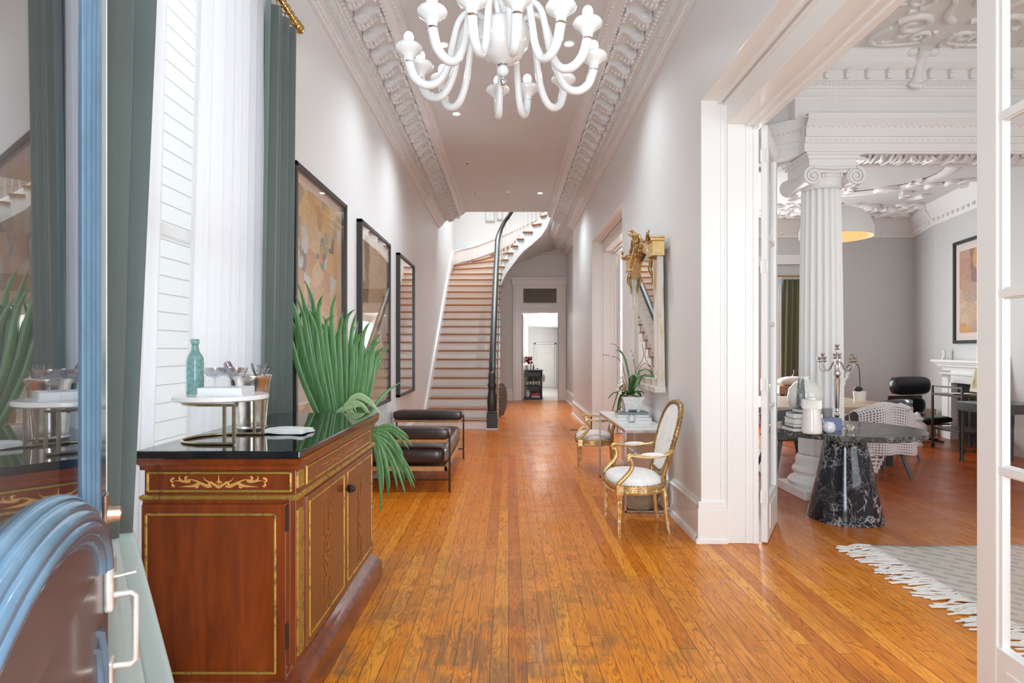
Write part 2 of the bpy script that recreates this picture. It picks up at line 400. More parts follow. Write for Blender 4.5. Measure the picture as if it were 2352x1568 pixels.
# upper stairwell
m = MB(); m.box(-1.79, 1.86, 13.3, 13.5, CZ+.35, 7.2); struct(m.build('wall_upper_landing', WALL))
struct(MB().box(-1.79, 1.86, 13.3, 17.75, 7.2, 7.3).build('ceiling_stairwell', CEIL))

def casing_white(name, fn):
    m = MB(); fn(m); return struct(m.build(name, WHITE, bev=.004))
# paneled reveal of the big opening: far jamb faces the camera
def f(m):
    for y0, s in ((YJ, -1), (7.80, 1), (10.65, -1)):
        yy = sorted((y0, y0+s*.012))
        m.box(XR-.004, 1.64, yy[0], yy[1], 0, 3.33)
        yy = sorted((y0, y0+s*.018)); m.box(1.59, 1.61, yy[0], yy[1], .0, 3.33); m.box(1.622, 1.636, yy[0], yy[1], 0, 3.33)
        yy = sorted((y0, y0+s*.020)); m.box(1.64, XB, yy[0], yy[1], 0, 3.167)
        yy = sorted((y0, y0+s*.026)); m.box(1.775, XB+.01, yy[0], yy[1], 0, 3.167); m.box(1.83, XB+.01, *sorted((y0, y0+s*.034)), 0, 3.15)
    for a, b_ in ((1.45, YJ), (7.8, 10.65)):
        m.box(XR-.004, 1.64, a, b_, 3.318, 3.33); m.box(1.56, 1.585, a, b_, 3.29, 3.33); m.box(1.605, 1.64, a, b_, 3.28, 3.33)
        m.box(1.635, XB, a, b_, 3.14, 3.30); m.box(1.775, XB+.01, a, b_, 3.12, 3.2); m.box(1.83, XB+.02, a, b_, 3.10, 3.2)
    # plinth block at the base of the reveal
    m.box(XR-.035, 1.64, YJ-.035, YJ, 0, .26); m.box(XR-.028, 1.635, YJ-.028, YJ, .26, .315); m.box(XR-.05, 1.64, YJ-.045, YJ, 0, .035)
casing_white('trim_1', f)

def baseboard(name, x, y0, y1, s):
    prof = [(0, .32), (.012, .32), (.018, .295), (.03, .285), (.03, .268), (.022, .262), (.022, .055), (.034, .05), (.045, .03), (.045, 0)]
    m = MB(); m.extr(prof, [((x, y0, 0), (s, 0, 0)), ((x, y1, 0), (s, 0, 0))])
    return struct(m.build(name, WHITE, smooth=30))
baseboard('baseboard_right', XR, YJ, 7.80, -1)
baseboard('baseboard_right_far', XR, 10.65, 13.75, -1)
baseboard('baseboard_right_end', 1.66, 13.75, 17.6, -1)
baseboard('baseboard_left', XL, 3.95, 11.0, 1)
m = MB(); m.extr([(0, .32), (-.02, .30), (-.03, .27), (-.022, .26), (-.022, .04), (-.04, 0)], [((-.2, 17.6, 0), (0, 1, 0)), ((.12, 17.6, 0), (0, 1, 0))]); m.box(1.45, 1.66, 13.7, 13.75, 0, .3)
struct(m.build('baseboard_back', WHITE))
# far door surround
def f(m):
    m.box(.13, .33, 17.55, 17.6, 0, 3.3); m.box(1.47, 1.64, 17.55, 17.6, 0, 3.3); m.box(.33, .375, 17.57, 17.75, 0, 2.51); m.box(1.423, 1.47, 17.57, 17.75, 0, 2.51)
    m.box(.10, 1.66, 17.53, 17.6, 3.3, 3.45); m.box(.06, 1.66, 17.50, 17.6, 3.45, 3.52)
    m.box(.33, 1.47, 17.56, 17.6, 2.51, 2.66); m.box(.33, 1.47, 17.53, 17.6, 2.62, 2.66); m.box(.33, .42, 17.56, 17.6, 2.66, 3.3); m.box(1.38, 1.47, 17.56, 17.6, 2.66, 3.3); m.box(.42, 1.38, 17.56, 17.6, 3.2, 3.3); m.box(.42, 1.38, 17.56, 17.6, 2.66, 2.76)
    m.box(.19, .22, 17.535, 17.6, 0, 3.3); m.box(1.56, 1.59, 17.535, 17.6, 0, 3.3)
casing_white('trim_2', f)
# ================= hall cornices =================
def cornice(name, wx, s, y0, y1):
    def X(d): return wx+s*d
    m = MB()
    prof = [(0, 4.12), (.03, 4.12), (.035, 4.135), (.075, 4.175), (.085, 4.175), (.09, 4.19), (.135, 4.25), (.145, 4.25), (.15, 4.27), (.20, 4.305), (.21, 4.305), (.215, 4.375), (.455, 4.385), (.46, 4.35), (.475, 4.35), (.48, 4.38), (.49, 4.40), (.52, 4.41), (.57, 4.455), (.585, 4.455), (.59, 4.48)]
    m.extr([(d, z) for d, z in prof], [((wx, y0, 0), (s, 0, 0)), ((wx, y1, 0), (s, 0, 0))])
    # end cap
    m.prism([(X(d), z) for d, z in prof]+[(wx, 4.48)], 'y', y1-.004, y1)
    y = y0+.02
    while y < min(y1, 11):                              # leaf band, flutes, egg band
        m.sphere((X(.055), y, 4.152), .017, 5, 4, 1.0, .8, .9)
        m.box(*sorted((X(.094), X(.136))), y, y+.016, 4.185, 4.235)
        y += .036
    y = y0+.03
    while y < y1-.02:
        m.sphere((X(.178), y, 4.288), .024, 6, 4, 1, .9, 1)
        m.sphere((X(.47), y+.02, 4.345), .012, 5, 4, 1, 1.2, 1)
        for q in (0, .035): m.sphere((X(.535+.012*sin(y*90+q*200)), y+q, 4.425), .016, 5, 3, 1.6, .7, .8)
        y += .062
    y = y0+.12; 
    while y < y1-.1:                                    # scrolled brackets
        pl = [(X(.22), 4.38), (X(.435), 4.385), (X(.445), 4.345), (X(.43), 4.325), (X(.405), 4.335), (X(.36), 4.315), (X(.32), 4.275), (X(.28), 4.245), (X(.24), 4.245), (X(.22), 4.27)]
        m.prism(pl, 'y', y, y+.13)
        m.box(*sorted((X(.218), X(.45))), y-.006, y+.136, 4.372, 4.385)
        for yy in (y+.016, y+.065, y+.114): m.sphere((X(.44), yy, 4.322), .018, 7, 5)
        for q in range(5): m.sphere((X(.25+q*.035), y+.065, 4.243+.004*q*q), .030-.003*q, 6, 4, .7, 1.5, .6)
        m.sphere((X(.275), y-.002, 4.315), .028, 8, 5, 1.2, .25, 1)
        y += .322
    return struct(m.build(name, CORN, smooth=50))
cornice('trim_3', XL, 1, 3.2, 13.5); cornice('trim_4', XR, -1, 3.2, 13.75)
cornice('trim_5', 1.66, -1, 13.75, 17.45)
m = MB(); m.box(.2, 1.66, 17.4, 17.6, 4.3, 4.48); m.box(.2, 1.66, 17.48, 17.6, 4.18, 4.3)
for i in range(19): m.box(.22+i*.075, .265+i*.075, 17.45, 17.5, 4.22, 4.29)
struct(m.build('trim_6', CORN, bev=.004))

# ================= window on the left, outside =================
m = MB(); m.box(-1.76, -1.70, 2.3, 3.86, .25, .33); m.box(-1.76, -1.70, 2.3, 3.86, 3.87, 3.95); m.box(-1.76, -1.70, 2.3, 2.37, .25, 3.95); m.box(-1.76, -1.70, 3.79, 3.86, .25, 3.95); m.box(-1.755, -1.705, 2.37, 3.79, 2.02, 2.08)
win = struct(m.build('window_1', WHITE, bev=.004))
MB().box(-1.735, -1.73, 2.37, 3.79, .33, 3.87).build('window_pane', PANE, win)
m = MB()
for i in range(36): m.prism([(-3.62, i*.19-1), (-3.600, i*.19-1), (-3.605, i*.19-.81), (-3.62, i*.19-.81)], 'y', -2, 14)
tag(m.build('clapboard_wall', P('siding_paint', (.86, .87, .86), .6)), 'white lap siding of the neighbouring house seen through the sheer curtains', 'building')
struct(MB().box(-9.9, -1.8, -4, 16, -.6, -.5).build('ground', P('pale_concrete', (.6, .6, .58), .8)))

# ================= blue front door swung open =================
th = R(25); nrm = V((cos(th), sin(th), 0)); dr = V((sin(th), -cos(th), 0))   # face normal, direction free edge -> hinge
FE = V((-1.036, 1.583, 0))
DW, DH = 1.38, 3.3
door = struct(thing('door_1', None, None, FE, atan2(dr.y, dr.x)))            # local x: free edge -> hinge, local y: towards the room
def Yl(d): return d
def dbox(m, x0, x1, d0, d1, z0, z1): m.box(x0, x1, *sorted((Yl(d0), Yl(d1))), z0, z1)
m = MB()
dbox(m, 0.005, .15, -.055, 0, .94, DH); dbox(m, DW-.16, DW, -.055, 0, 0, DH); dbox(m, .15, DW-.16, -.055, 0, DH-.3, DH)
m.build('door_frame', BLUE, door, bev=.003)
m = MB(); dbox(m, -.002, .005, -.055, .001, 0, DH); m.build('door_edge', WHITE, door)
m = MB()
for (x, d, r) in [(.118, -.002, .009), (.145, -.001, .012), (.175, .0, .014), (.203, -.003, .012), (.229, -.006, .011), (.25, -.010, .009)]:
    m.tube([(x, d, 1.0), (x, d, DH-.3)], r, 10)
dbox(m, .14, .255, -.05, -.006, .97, DH-.3)
m.build('glass_moulding', BLUE, door, smooth=50)
def ell(o, n=40, a=.56, b=.235, cx=.70, cz=.95): return [(cx-(a-o)*cos(t*pi/n), cz+(b-o*.75)*sin(t*pi/n)) for t in range(n+1)]
m = MB()
for (o, d, r) in [(.0, -.004, .014), (.023, .010, .018), (.048, .022, .018), (.074, .029, .016), (.098, .022, .014), (.118, .010, .012)]:
    m.tube([(x, d, z) for x, z in ell(o)], r, 10)
m.prism(ell(.0), 'y', -.045, .004); m.prism(ell(.045), 'y', .0, .018)
m.build('arched_moulding', BLUE, door, smooth=50)
m = MB(); m.prism(ell(.125), 'y', .008, .0205); m.build('arched_panel', BROWNP, door, bev=.003)
m = MB(); dbox(m, .004, DW-.05, -.052, .003, 0, .955); m.build('lock_rail', BROWNP, door)
m = MB()
for (x, d, r) in [(.115, .004, .016), (.145, .004, .012)]: m.tube([(x+.08, d-.012, .82-(x-.1)), (x+.02, d, .79-(x-.1)), (x-.01, d, .72-(x-.1)), (x-.01, d, 0)], [.004, r*.8, r, r], 8)
m.build('lower_panel_moulding', BLUE, door, smooth=50)
m = MB(); dbox(m, .15, DW-.16, -.012, -.008, .97, DH-.3); m.build('door_pane', DOORPANE, door)
m = MB(); dbox(m, .010, .062, 0, .009, .985, 1.085); m.build('cylinder_plate', BRONZE, door, bev=.005)
m = MB(); m.tube([(.036, .008, 1.034), (.036, .036, 1.034)], [.022, .018], 20); m.tube([(.036, .034, 1.034), (.036, .038, 1.034)], .011, 16)
m.build('keyhole_cylinder', BRONZE, door, smooth=40)
m = MB(); dbox(m, .006, .066, .002, .023, .793, .93); m.build('latch_plate', NICKEL, door, bev=.007)
m = MB(); m.bar((.036, .018, .877), (.036, .072, .884), .03, .006); m.build('thumb_latch', NICKEL, door, bev=.002)
m = MB(); m.tube([(.036, .018, .828), (.036, .058, .828), (.036, .068, .819), (.036, .068, .656), (.036, .058, .646), (.036, .018, .648)], .008, 10); m.build('pull_handle', NICKEL, door, smooth=50)
m = MB(); dbox(m, .01, .062, .002, .021, .57, .667); m.build('lower_plate', NICKEL, door, bev=.007)

# ================= curtains =================
def curtain(name, mat, top, bot, z0, z1, folds, at_, ab, parent=None, nrm=(1, 0), nu=90, nv=24, ph=0, tp=1.0, irregular=.35):
    (ax, ay), (bx, by) = top; (cx, cy), (dx, dy) = bot
    def fn(u, v):
        e = v**tp; k = u+irregular*.06*sin(u*9+ph)+.012*sin(v*3+u*7)
        tx, ty = lerp(ax, bx, u), lerp(ay, by, u); lx, ly_ = lerp(cx, dx, u), lerp(cy, dy, u)
        x, y = lerp(tx, lx, e), lerp(ty, ly_, e); a = lerp(at_, ab, e)
        s = sin(k*folds*TAU+ph); s = s*(1-.25*s*s); o = a*(s+.25*sin(k*folds*TAU*2.3+ph*2+v))
        return (x+nrm[0]*o, y+nrm[1]*o, lerp(z1, z0, v))
    return MB().grid(fn, nu, nv).build(name, mat, parent, smooth=180, solid=.003, clean=False)
t = thing('velvet_curtain', 'green velvet curtain with a pale hem band between the blue door and the cabinet', 'curtain', (0, 0, 0))
curtain('velvet_drape', VELVET, ((-1.40, 2.00), (-1.40, 2.49)), ((-1.35, 1.95), (-1.34, 2.17)), .82, 3.62, 2.6, .045, .04, t, ph=.6, tp=1.3)
curtain('pale_hem_band', SATIN, ((-1.35, 1.95), (-1.34, 2.17)), ((-1.33, 1.90), (-1.16, 2.26)), .01, .82, 2.6, .04, .07, t, ph=.6)
t = thing('velvet_curtain', 'dark green velvet curtain on a brass rod behind the rear end of the cabinet', 'curtain', (0, 0, 0))
curtain('velvet_drape', VELVET, ((-1.46, 3.74), (-1.46, 4.14)), ((-1.508, 3.70), (-1.508, 4.24)), .02, 3.60, 3.2, .04, .026, t, ph=2.0)
t = thing('sheer_curtain', 'white sheer curtain gathered in the far half of the window behind the glass bottle', 'curtain', (0, 0, 0))
curtain('sheer_panel', SHEER, ((-1.555, 3.10), (-1.555, 3.84)), ((-1.575, 2.95), (-1.575, 3.84)), .02, 3.66, 7, .03, .022, t, ph=1, nu=140)
t = thing('sheer_curtain', 'white sheer curtain beside the dark green drape at the near edge of the window', 'curtain', (0, 0, 0))
curtain('sheer_panel', SHEER, ((-1.555, 2.32), (-1.555, 2.80)), ((-1.575, 2.32), (-1.575, 2.66)), .02, 3.66, 4, .03, .02, t, ph=2, nu=90)
t = thing('curtain_rod', 'brass curtain rod with rings and finial above the tall window', 'curtain rod', (-1.44, 4.16, 3.66))
MB().tube([(0, -2.4, 0), (0, 0, 0)], .018, 12).build('rod', BRASS, t, smooth=50)
MB().lathe([(0, 0), (.02, .0), (.034, .012), (.034, .02), (.018, .03), (.03, .045), (.036, .065), (.028, .09), (0, .10)], n=16).build('finial', BRASS, t, smooth=50).rotation_euler = (R(-90), 0, 0)
for i in range(6):
    MB().tube([(.030*cos(a), -.05-i*.075, -.008+.030*sin(a)) for a in [k*TAU/16 for k in range(16)]], .005, 6, closed=True).build('curtain_ring', BRASS, t, smooth=60)
MB().bar((0, -.02, 0), (-.1, -.02, 0), .02, .02).build('bracket', BRASS, t)
def W(t):
    """mesh builder fed with world coordinates for a part of thing t"""
    m = MB(); m.T = M.Rotation(-t.rotation_euler.z, 4, 'Z') @ M.Translation(-V(t.location)); return m
def spiral(cx, cy, r, a0, turns, sgn=1, n=22, k=.86):
    return [(cx+r*(1-k*i/n)*cos(a0+sgn*turns*TAU*i/n), cy+r*(1-k*i/n)*sin(a0+sgn*turns*TAU*i/n)) for i in range(n+1)]
def bez(p0, p1, p2, p3, n=12):
    o = []
    for i in range(n+1):
        t = i/n; a = (1-t)**3; b = 3*t*(1-t)**2; c = 3*t*t*(1-t); d = t**3
        o.append(tuple(a*p0[k]+b*p1[k]+c*p2[k]+d*p3[k] for k in range(len(p0))))
    return o
def catmull(P, n=6):
    P = [V(p) for p in P]; o = []
    for i in range(len(P)-1):
        a, b, c, d = P[max(i-1, 0)], P[i], P[i+1], P[min(i+2, len(P)-1)]
        for k in range(n):
            t = k/n; o.append(.5*((2*b)+(c-a)*t+(2*a-5*b+4*c-d)*t*t+(3*b-a-3*c+d)*t**3))
    o.append(P[-1]); return o
def scrollwork(m, fn, nrm, L, H, wd=.009):
    """symmetric acanthus scroll, drawn in (u,v), |u|<L/2, mapped by fn to 3D"""
    h = H/2
    def rib(P, w0, w1=.15, th=.0015):
        n = len(P); m.ribbon([fn(*p) for p in P], [wd*lerp(w0, w1, (i/(n-1))) * (1 if i else .3) for i in range(n)], nrm, th)
    for s in (-1, 1):
        rib([(s*x, y) for x, y in bez((0, -h*.9), (L*.06, h*.1), (L*.13, -h*.2), (L*.15, h*.7), 10)], 1.3)
        rib([(s*x, y) for x, y in spiral(L*.075, -h*.25, h*.42, -1.9, 1.1, 1)], 1.1)
        rib([(s*x, y) for x, y in bez((L*.08, -h*.7), (L*.18, -h*.5), (L*.22, h*.5), (L*.32, h*.35), 12)], 1.6)
        rib([(s*x, y) for x, y in spiral(L*.32, h*.62, h*.30, -1.5, .8, 1)], 1.0)
        rib([(s*x, y) for x, y in bez((L*.18, h*.0), (L*.24, -h*.9), (L*.32, -h*.5), (L*.40, -h*.75), 12)], 1.5)
        rib([(s*x, y) for x, y in spiral(L*.215, -h*.62, h*.26, .5, .9, -1)], 1.0)
        rib([(s*x, y) for x, y in bez((L*.28, h*.2), (L*.36, -h*.2), (L*.40, h*.4), (L*.45, h*.1), 12)], 1.4)
        rib([(s*x, y) for x, y in spiral(L*.46, h*.15, h*.38, 2.2, .9, -1)], 1.1)
        rib([(s*x, y) for x, y in spiral(L*.45, -h*.5, h*.28, 1.2, .9, -1)], .9)
        rib([(s*x, y) for x, y in bez((L*.36, h*.15), (L*.40, h*.2), (L*.41, h*.8), (L*.38, h*.9), 8)], 1.0)
    rib([(0, -h*.6), (0, h*.2), (0, h)], .9); rib([(-.012, -h*.1), (0, h*.1), (.012, -h*.1)], .9, .9)
# ================= bar cabinet =================
t = thing('bar_cabinet', 'mahogany cabinet with gilt mouldings and black stone top below the tall window', 'cabinet', (-1.165, 3.16, 0))
m = W(t); m.box(-1.465, -.855, 2.47, 3.86, .19, .985); m.box(-1.465, -.872, 2.455, 2.47, .19, .85)
m.build('carcass', MAHOG, t, bev=.003)
m = W(t)
prof = [(.0, .965), (.012, .968), (.012, .985), (.028, 1.0), (.036, 1.02), (0, 1.02)]
rect = [((-1.465, 2.47, 0), (-1, -1, 0)), ((-.855, 2.47, 0), (1, -1, 0)), ((-.855, 3.86, 0), (1, 1, 0)), ((-1.465, 3.86, 0), (-1, 1, 0))]
m.extr(prof, rect, closed=True); m.build('crown_moulding', MAHOG, t, smooth=30)
W(t).box(-1.482, -.82, 2.42, 3.90, 1.018, 1.05).build('stone_top', GRANITE, t, bev=.008, seg=3)
m = W(t); m.extr([(0, .845), (.008, .845), (.014, .853), (.014, .862), (.006, .868), (0, .868)], rect, closed=True); m.build('gilt_ledge', GOLDT, t, smooth=40)
def goldframe(x0, x1, z0, z1, y, w=.012, d=.008, nm=-1):   # on a -Y face
    m = W(t)
    for a, b_ in (((x0, z0), (x1, z0)), ((x0, z1), (x1, z1)), ((x0, z0), (x0, z1)), ((x1, z0), (x1, z1))):
        m.tube([(a[0], y, a[1]), (b_[0], y, b_[1])], w/2, 8, cap=True)
    return m
goldframe(-1.45, -.876, .882, .955, 2.468).build('end_frieze_moulding', GOLDT, t, smooth=50)
m = W(t); scrollwork(m, lambda u, v: (-1.165+u, 2.4665, .919+v), (0, -1, 0), .40, .056, .0105); m.build('end_inlay', INLAY, t)
W(t).box(-1.46, -.885, 2.440, 2.456, .135, .835).build('end_door', MAHOG, t, bev=.003)
goldframe(-1.44, -.928, .165, .795, 2.440).build('end_door_moulding', GOLDT, t, smooth=50)
for z in (.73, .26): W(t).box(-.886, -.876, 2.434, 2.446, z, z+.10).build('hinge', P('dark_hinge', (.08, .06, .05), .4, metal=.7), t)
# front (+X) side
m = W(t)
for i in range(4): m.box(-.857, -.849, 2.485+i*.020, 2.489+i*.020, .21, .80); m.box(-.857, -.849, 2.485+i*.020, 2.489+i*.020, .89, .955)
m.build('pilaster_flutes', GOLDT, t)
def gframe_x(y0, y1, z0, z1, x, w=.010):
    m = W(t)
    for a, b_ in (((y0, z0), (y1, z0)), ((y0, z1), (y1, z1)), ((y0, z0), (y0, z1)), ((y1, z0), (y1, z1))):
        m.tube([(x, a[0], a[1]), (x, b_[0], b_[1])], w/2, 8)
    return m
gframe_x(2.60, 3.78, .885, .955, -.854).build('drawer_moulding', GOLDT, t, smooth=50)
m = W(t); m.box(-.858, -.852, 2.60, 3.78, .885, .955); m.build('drawer', MAHOG2, t)
m = W(t); scrollwork(m, lambda u, v: (-.8515, 3.19+u, .92+v), (1, 0, 0), 1.0, .052, .010); m.build('drawer_inlay', INLAY2, t)
for k, (a, b_) in enumerate(((2.60, 3.165), (3.215, 3.80))):
    dr_ = W(t).box(-.860, -.845, a-.022, b_+.022, .20, .835).build('front_door', MAHOG2, t, bev=.003)
    gframe_x(a+.01, b_-.01, .235, .805, -.845).build('door_moulding', GOLDT, t, smooth=50)
    m = W(t); yc = (a+b_)/2
    scrollwork(m, lambda u, v: (-.8435, yc+v, .50+u), (1, 0, 0), .50, .17, .013); m.build('door_inlay', INLAY2, t)
m = W(t); m.tube([(-.845, 3.19, .73), (-.815, 3.19, .73)], .006, 8); m.lathe([(0, -.022), (.018, -.018), (.022, 0), (.018, .018), (0, .022)], (-.818, 3.19, .73), 8, fl=4, fd=.4); m.sphere((-.806, 3.19, .73), .012, 8, 6)
m.build('knob', P('dark_iron', (.05, .04, .035), .4, metal=.6), t, smooth=60)
m = W(t); m.extr([(0, 0), (.05, 0), (.05, .10), (.046, .118), (.03, .13), (.018, .15), (.0, .165), (-.01, .19)], rect, closed=True); m.build('plinth', MAHOG, t, smooth=30)

# ---- things on the cabinet ----
ZT = 1.05
t = thing('display_riser', 'round white marble stand on a brass half ring frame, on the cabinet top', 'stand', (-1.278, 2.73, ZT))
MB().lathe([(0, .178), (.192, .178), (.2, .184), (.2, .198), (.196, .202), (0, .202)], n=64).build('marble_disc', WMARB, t, smooth=40)
m = MB(); ar = [(-.155*cos(a)*1.0, .155*sin(a)) for a in [R(-80)+i*R(160)/24 for i in range(25)]]
for z in (.006, .168): m.tube([(x, y, z) for x, y in ar], .006, 8); m.tube([(ar[0][0], ar[0][1], z), (.125, ar[0][1], z)], .006, 8); m.tube([(ar[-1][0], ar[-1][1], z), (.125, ar[-1][1], z)], .006, 8)
m.build('ring_frame', ABRASS, t, smooth=50)
for y in (-.152, .152):
    for x in (.085, .125): MB().box(x-.006, x+.006, y-.006, y+.006, .006, .172).build('upright', ABRASS, t)
ZD = ZT+.202
t = thing('glass_bottle', 'old aqua glass bottle on the left of the round marble stand', 'bottle', (-1.41, 2.76, ZD))
AQ, nt, b = newmat('aqua_glass'); co = coords(nt)
b.inputs['Base Color'].default_value = (.42, .78, .76, 1); b.inputs['Roughness'].default_value = .12; b.inputs['Transmission Weight'].default_value = .55; b.inputs['IOR'].default_value = 1.4
lk(nt, ramp(nt, noise(nt, co, 60, 5, .7), [(.4, (.25, .58, .57)), (.62, (.60, .82, .78))]), b.inputs['Base Color'])
MB().lathe([(0, .0), (.034, 0), (.037, .006), (.037, .145), (.034, .165), (.018, .192), (.0145, .215), (.0145, .222), (.019, .226), (.019, .242), (.016, .246), (.011, .246), (.011, .22), (.014, .19), (.030, .16), (.033, .14), (.033, .01), (0, .01)], n=32).build('bottle_glass', AQ, t, smooth=40)
t = thing('tray', 'small white lacquered tray holding coupe glasses on the marble stand', 'tray', (-1.245, 2.71, ZD), R(6))
m = MB(); m.box(-.095, .095, -.085, .085, 0, .008)
for a in (((-.095, .095), (-.085, -.079)), ((-.095, .095), (.079, .085)), ((-.095, -.089), (-.085, .085)), ((.089, .095), (-.085, .085))): m.box(*a[0], *a[1], .008, .034)
m.build('tray_body', P('white_lacquer', (.88, .88, .9), .2, coat=.3), t, bev=.001)
coupe = [(0, 0), (.030, 0), (.030, .002), (.006, .006), (.0038, .012), (.0036, .062), (.008, .068), (.030, .076), (.043, .092), (.047, .112), (.0455, .112), (.041, .094), (.028, .080), (0, .074)]
def mk_coupe(x, y, label):
    t = thing('coupe_glass', label, 'glass', (x, y, ZD+.008), group='etched coupe glasses on the white tray')
    MB().lathe(coupe, n=32).build('bowl_and_stem', COUPE, t, smooth=50); return t
COUPE = mat_glass_thin('etched_glass', 2.6, (.90, .91, .93), .15)
mk_coupe(-1.282, 2.68, 'etched coupe glass at the left of the white tray, nearest the aqua bottle')
mk_coupe(-1.188, 2.68, 'etched coupe glass at the right front of the white tray')
mk_coupe(-1.250, 2.755, 'etched coupe glass at the back of the white tray between the other two')
t = thing('ice_bucket', 'tall tarnished silver bucket with ring handles behind the marble stand', 'bucket', (-1.285, 3.08, ZT))
MB().lathe([(0, 0), (.072, 0), (.076, .012), (.068, .022), (.070, .05), (.080, .18), (.088, .245), (.096, .262), (.096, .272), (.090, .275), (.086, .262), (.078, .25), (.070, .19), (.06, .04), (0, .03)], n=48).build('bucket_body', PEWTER, t, smooth=40)
m = MB(); m.tube([(-.095, .03*cos(a), .17+.030*sin(a)) for a in [k*TAU/20 for k in range(20)]], .004, 6, closed=True); m.tube([(-.078, 0, .2), (-.098, 0, .2)], .008, 8)
m.build('ring_handle', PEWTER, t, smooth=60).rotation_euler = (0, 0, R(50))
t = thing('champagne_bottle', 'champagne bottle neck in purple foil leaning in the silver bucket', 'bottle', (-1.285, 3.07, ZT+.05), rot=(R(8), R(-20), 0))
MB().lathe([(0, 0), (.040, 0), (.042, .13), (.030, .17), (.016, .22)], n=24).build('bottle_glass', P('dark_green_glass', (.01, .03, .012), .08), t, smooth=50)
MB().lathe([(.0165, .215), (.015, .27), (.019, .275), (.019, .29), (.016, .31), (0, .315)], n=20).build('foil', P('purple_foil', (.30, .22, .27), .3, metal=.6, var=.4, vs=40, bumpy=.4), t, smooth=50)
t = thing('coral_tongs', 'dark silver coral shaped tongs sticking out of the ice bucket', 'tongs', (-1.25, 3.085, ZT+.10))
m = MB(); random.seed(3)
for k in range(6):
    a = k*1.05; x, y = .035*cos(a), .035*sin(a)
    m.tube([(0, 0, 0), (x*.5, y*.5, .16), (x, y, .20), (x*1.2, y*1.2, .235)], [.004, .004, .003, .002], 6)
    m.tube([(x*.8, y*.8, .18), (x*.8+.015, y*.8+.01, .205)], [.003, .0018], 6); m.tube([(x, y, .2), (x-.012, y+.01, .225)], [.003, .0018], 6)
m.build('coral_branches', P('dark_silver', (.3, .29, .28), .25, metal=1), t, smooth=60)
t = thing('folded_napkin', 'folded white linen napkin lying on the black cabinet top', 'napkin', (-1.065, 2.955, ZT), R(-8))
def nap(x0, x1, y0, y1, z, w): 
    return lambda u, v: (lerp(x0, x1, u)+.004*sin(v*9), lerp(y0, y1, v)+.004*sin(u*11), z+w*(.5+.5*sin(u*7+v*5))*.6)
m = MB()
for k in range(3): m.grid(nap(-.11+.01*k, .11-.006*k, -.07+.008*k, .07, .005+.0065*k, .006), 18, 10)
m.build('linen', P('white_linen', (.85, .85, .84), .8, bumpy=.3, bs=200), t, smooth=180, solid=.005, clean=False)

# ================= fan palm behind the cabinet =================
t = thing('potted_fan_palm', 'tall green fan palm rising behind the cabinet, between it and the leather daybed', 'plant', (-1.12, 4.32, 0))
MB().lathe([(0, 0), (.13, 0), (.16, .30), (.17, .34), (.155, .34), (.14, .30), (0, .29)], n=32).build('pot', P('grey_pot', (.25, .25, .24), .6), t, smooth=40)
def leaf(pts, w, fold=.35, nrm=(0, -1, 0), n=5):
    """folded strap leaf along pts"""
    Q = catmull(pts, n); L = len(Q); m_ = CUR; rows = []
    N = V(nrm)
    for i in range(L):
        tt = (Q[min(i+1, L-1)]-Q[max(i-1, 0)]).normalized(); sd = tt.cross(N)
        if sd.length < 1e-4: sd = V((1, 0, 0))
        sd.normalize(); up = sd.cross(tt)
        f_ = i/(L-1); ww = w*(min(1, .35+f_*2.2) if f_ < .35 else 1)*(1-max(0, (f_-.55)/.45)**1.5*.93)
        rows.append([m_.v(Q[i]-sd*ww), m_.v(Q[i]-up*ww*fold), m_.v(Q[i]+sd*ww)])
    for A, B in zip(rows, rows[1:]): m_.f([A[0], A[1], B[1], B[0]]); m_.f([A[1], A[2], B[2], B[1]])
base = V((0, 0, .34))
def strap(P_, w, fold=.35, nrm=(0, -1, 0)): leaf([V(p) for p in P_], w, fold, nrm)
CUR = MB(); hub = V((-.02, -.08, .66)); CUR.tube([base, (.0, -.03, .5), hub], .012, 6)
rr = random.Random(5)
tips = [(-.37, 1.72), (-.35, 1.86), (-.33, 1.80), (-.30, 1.90), (-.27, 1.82), (-.235, 1.94), (-.20, 1.80), (-.17, 1.86), (-.13, 1.74), (-.09, 1.84), (-.05, 1.72), (-.01, 1.78), (.04, 1.70), (.09, 1.62), (.14, 1.66), (.18, 1.55), (.21, 1.60)]
T2 = []
for a, b_ in zip(tips, tips[1:]): T2 += [a, ((a[0]+b_[0])/2, min(a[1], b_[1])-.06)]
for i, (x, z) in enumerate(T2+[tips[-1]]):                       # big upright fan: blade fused low, tips split and nodding
    x += rr.uniform(-.012, .012); y = hub.y+rr.uniform(-.09, .05)
    a_ = V((lerp(hub.x, x, .40), lerp(hub.y, y, .35), lerp(hub.z, z, .28))); b_ = V((lerp(hub.x, x, .80), lerp(hub.y, y, .7), lerp(hub.z, z, .62))); c_ = V((lerp(hub.x, x, .98), y, lerp(hub.z, z, .88)))
    s_ = rr.choice((-1, 1)); nod = V((s_*rr.uniform(.02, .06), 0, rr.uniform(-.06, .01)))
    strap([hub, a_, b_, c_, V((x+s_*.008, y-.02, z))+nod], .0185, .45)
CUR.build('upright_fan_leaf', LEAF, t, smooth=180, solid=.0015, clean=False)
CUR = MB(); hub = V((.06, -.06, .80)); CUR.tube([base, (.04, 0, .5), hub], .010, 6)
for (x, z, w_) in [(.05, 1.66, .016), (.10, 1.58, .018), (.15, 1.52, .018), (.20, 1.47, .018), (.27, 1.49, .012), (.23, 1.38, .016), (.17, 1.30, .018), (.36, 1.225, .012)]:
    strap([hub, hub.lerp(V((x, 0, z)), .35)+V((-.02, 0, .05)), hub.lerp(V((x, .03, z)), .7)+V((-.02, 0, .045)), (x, .05, z)], w_, .4)
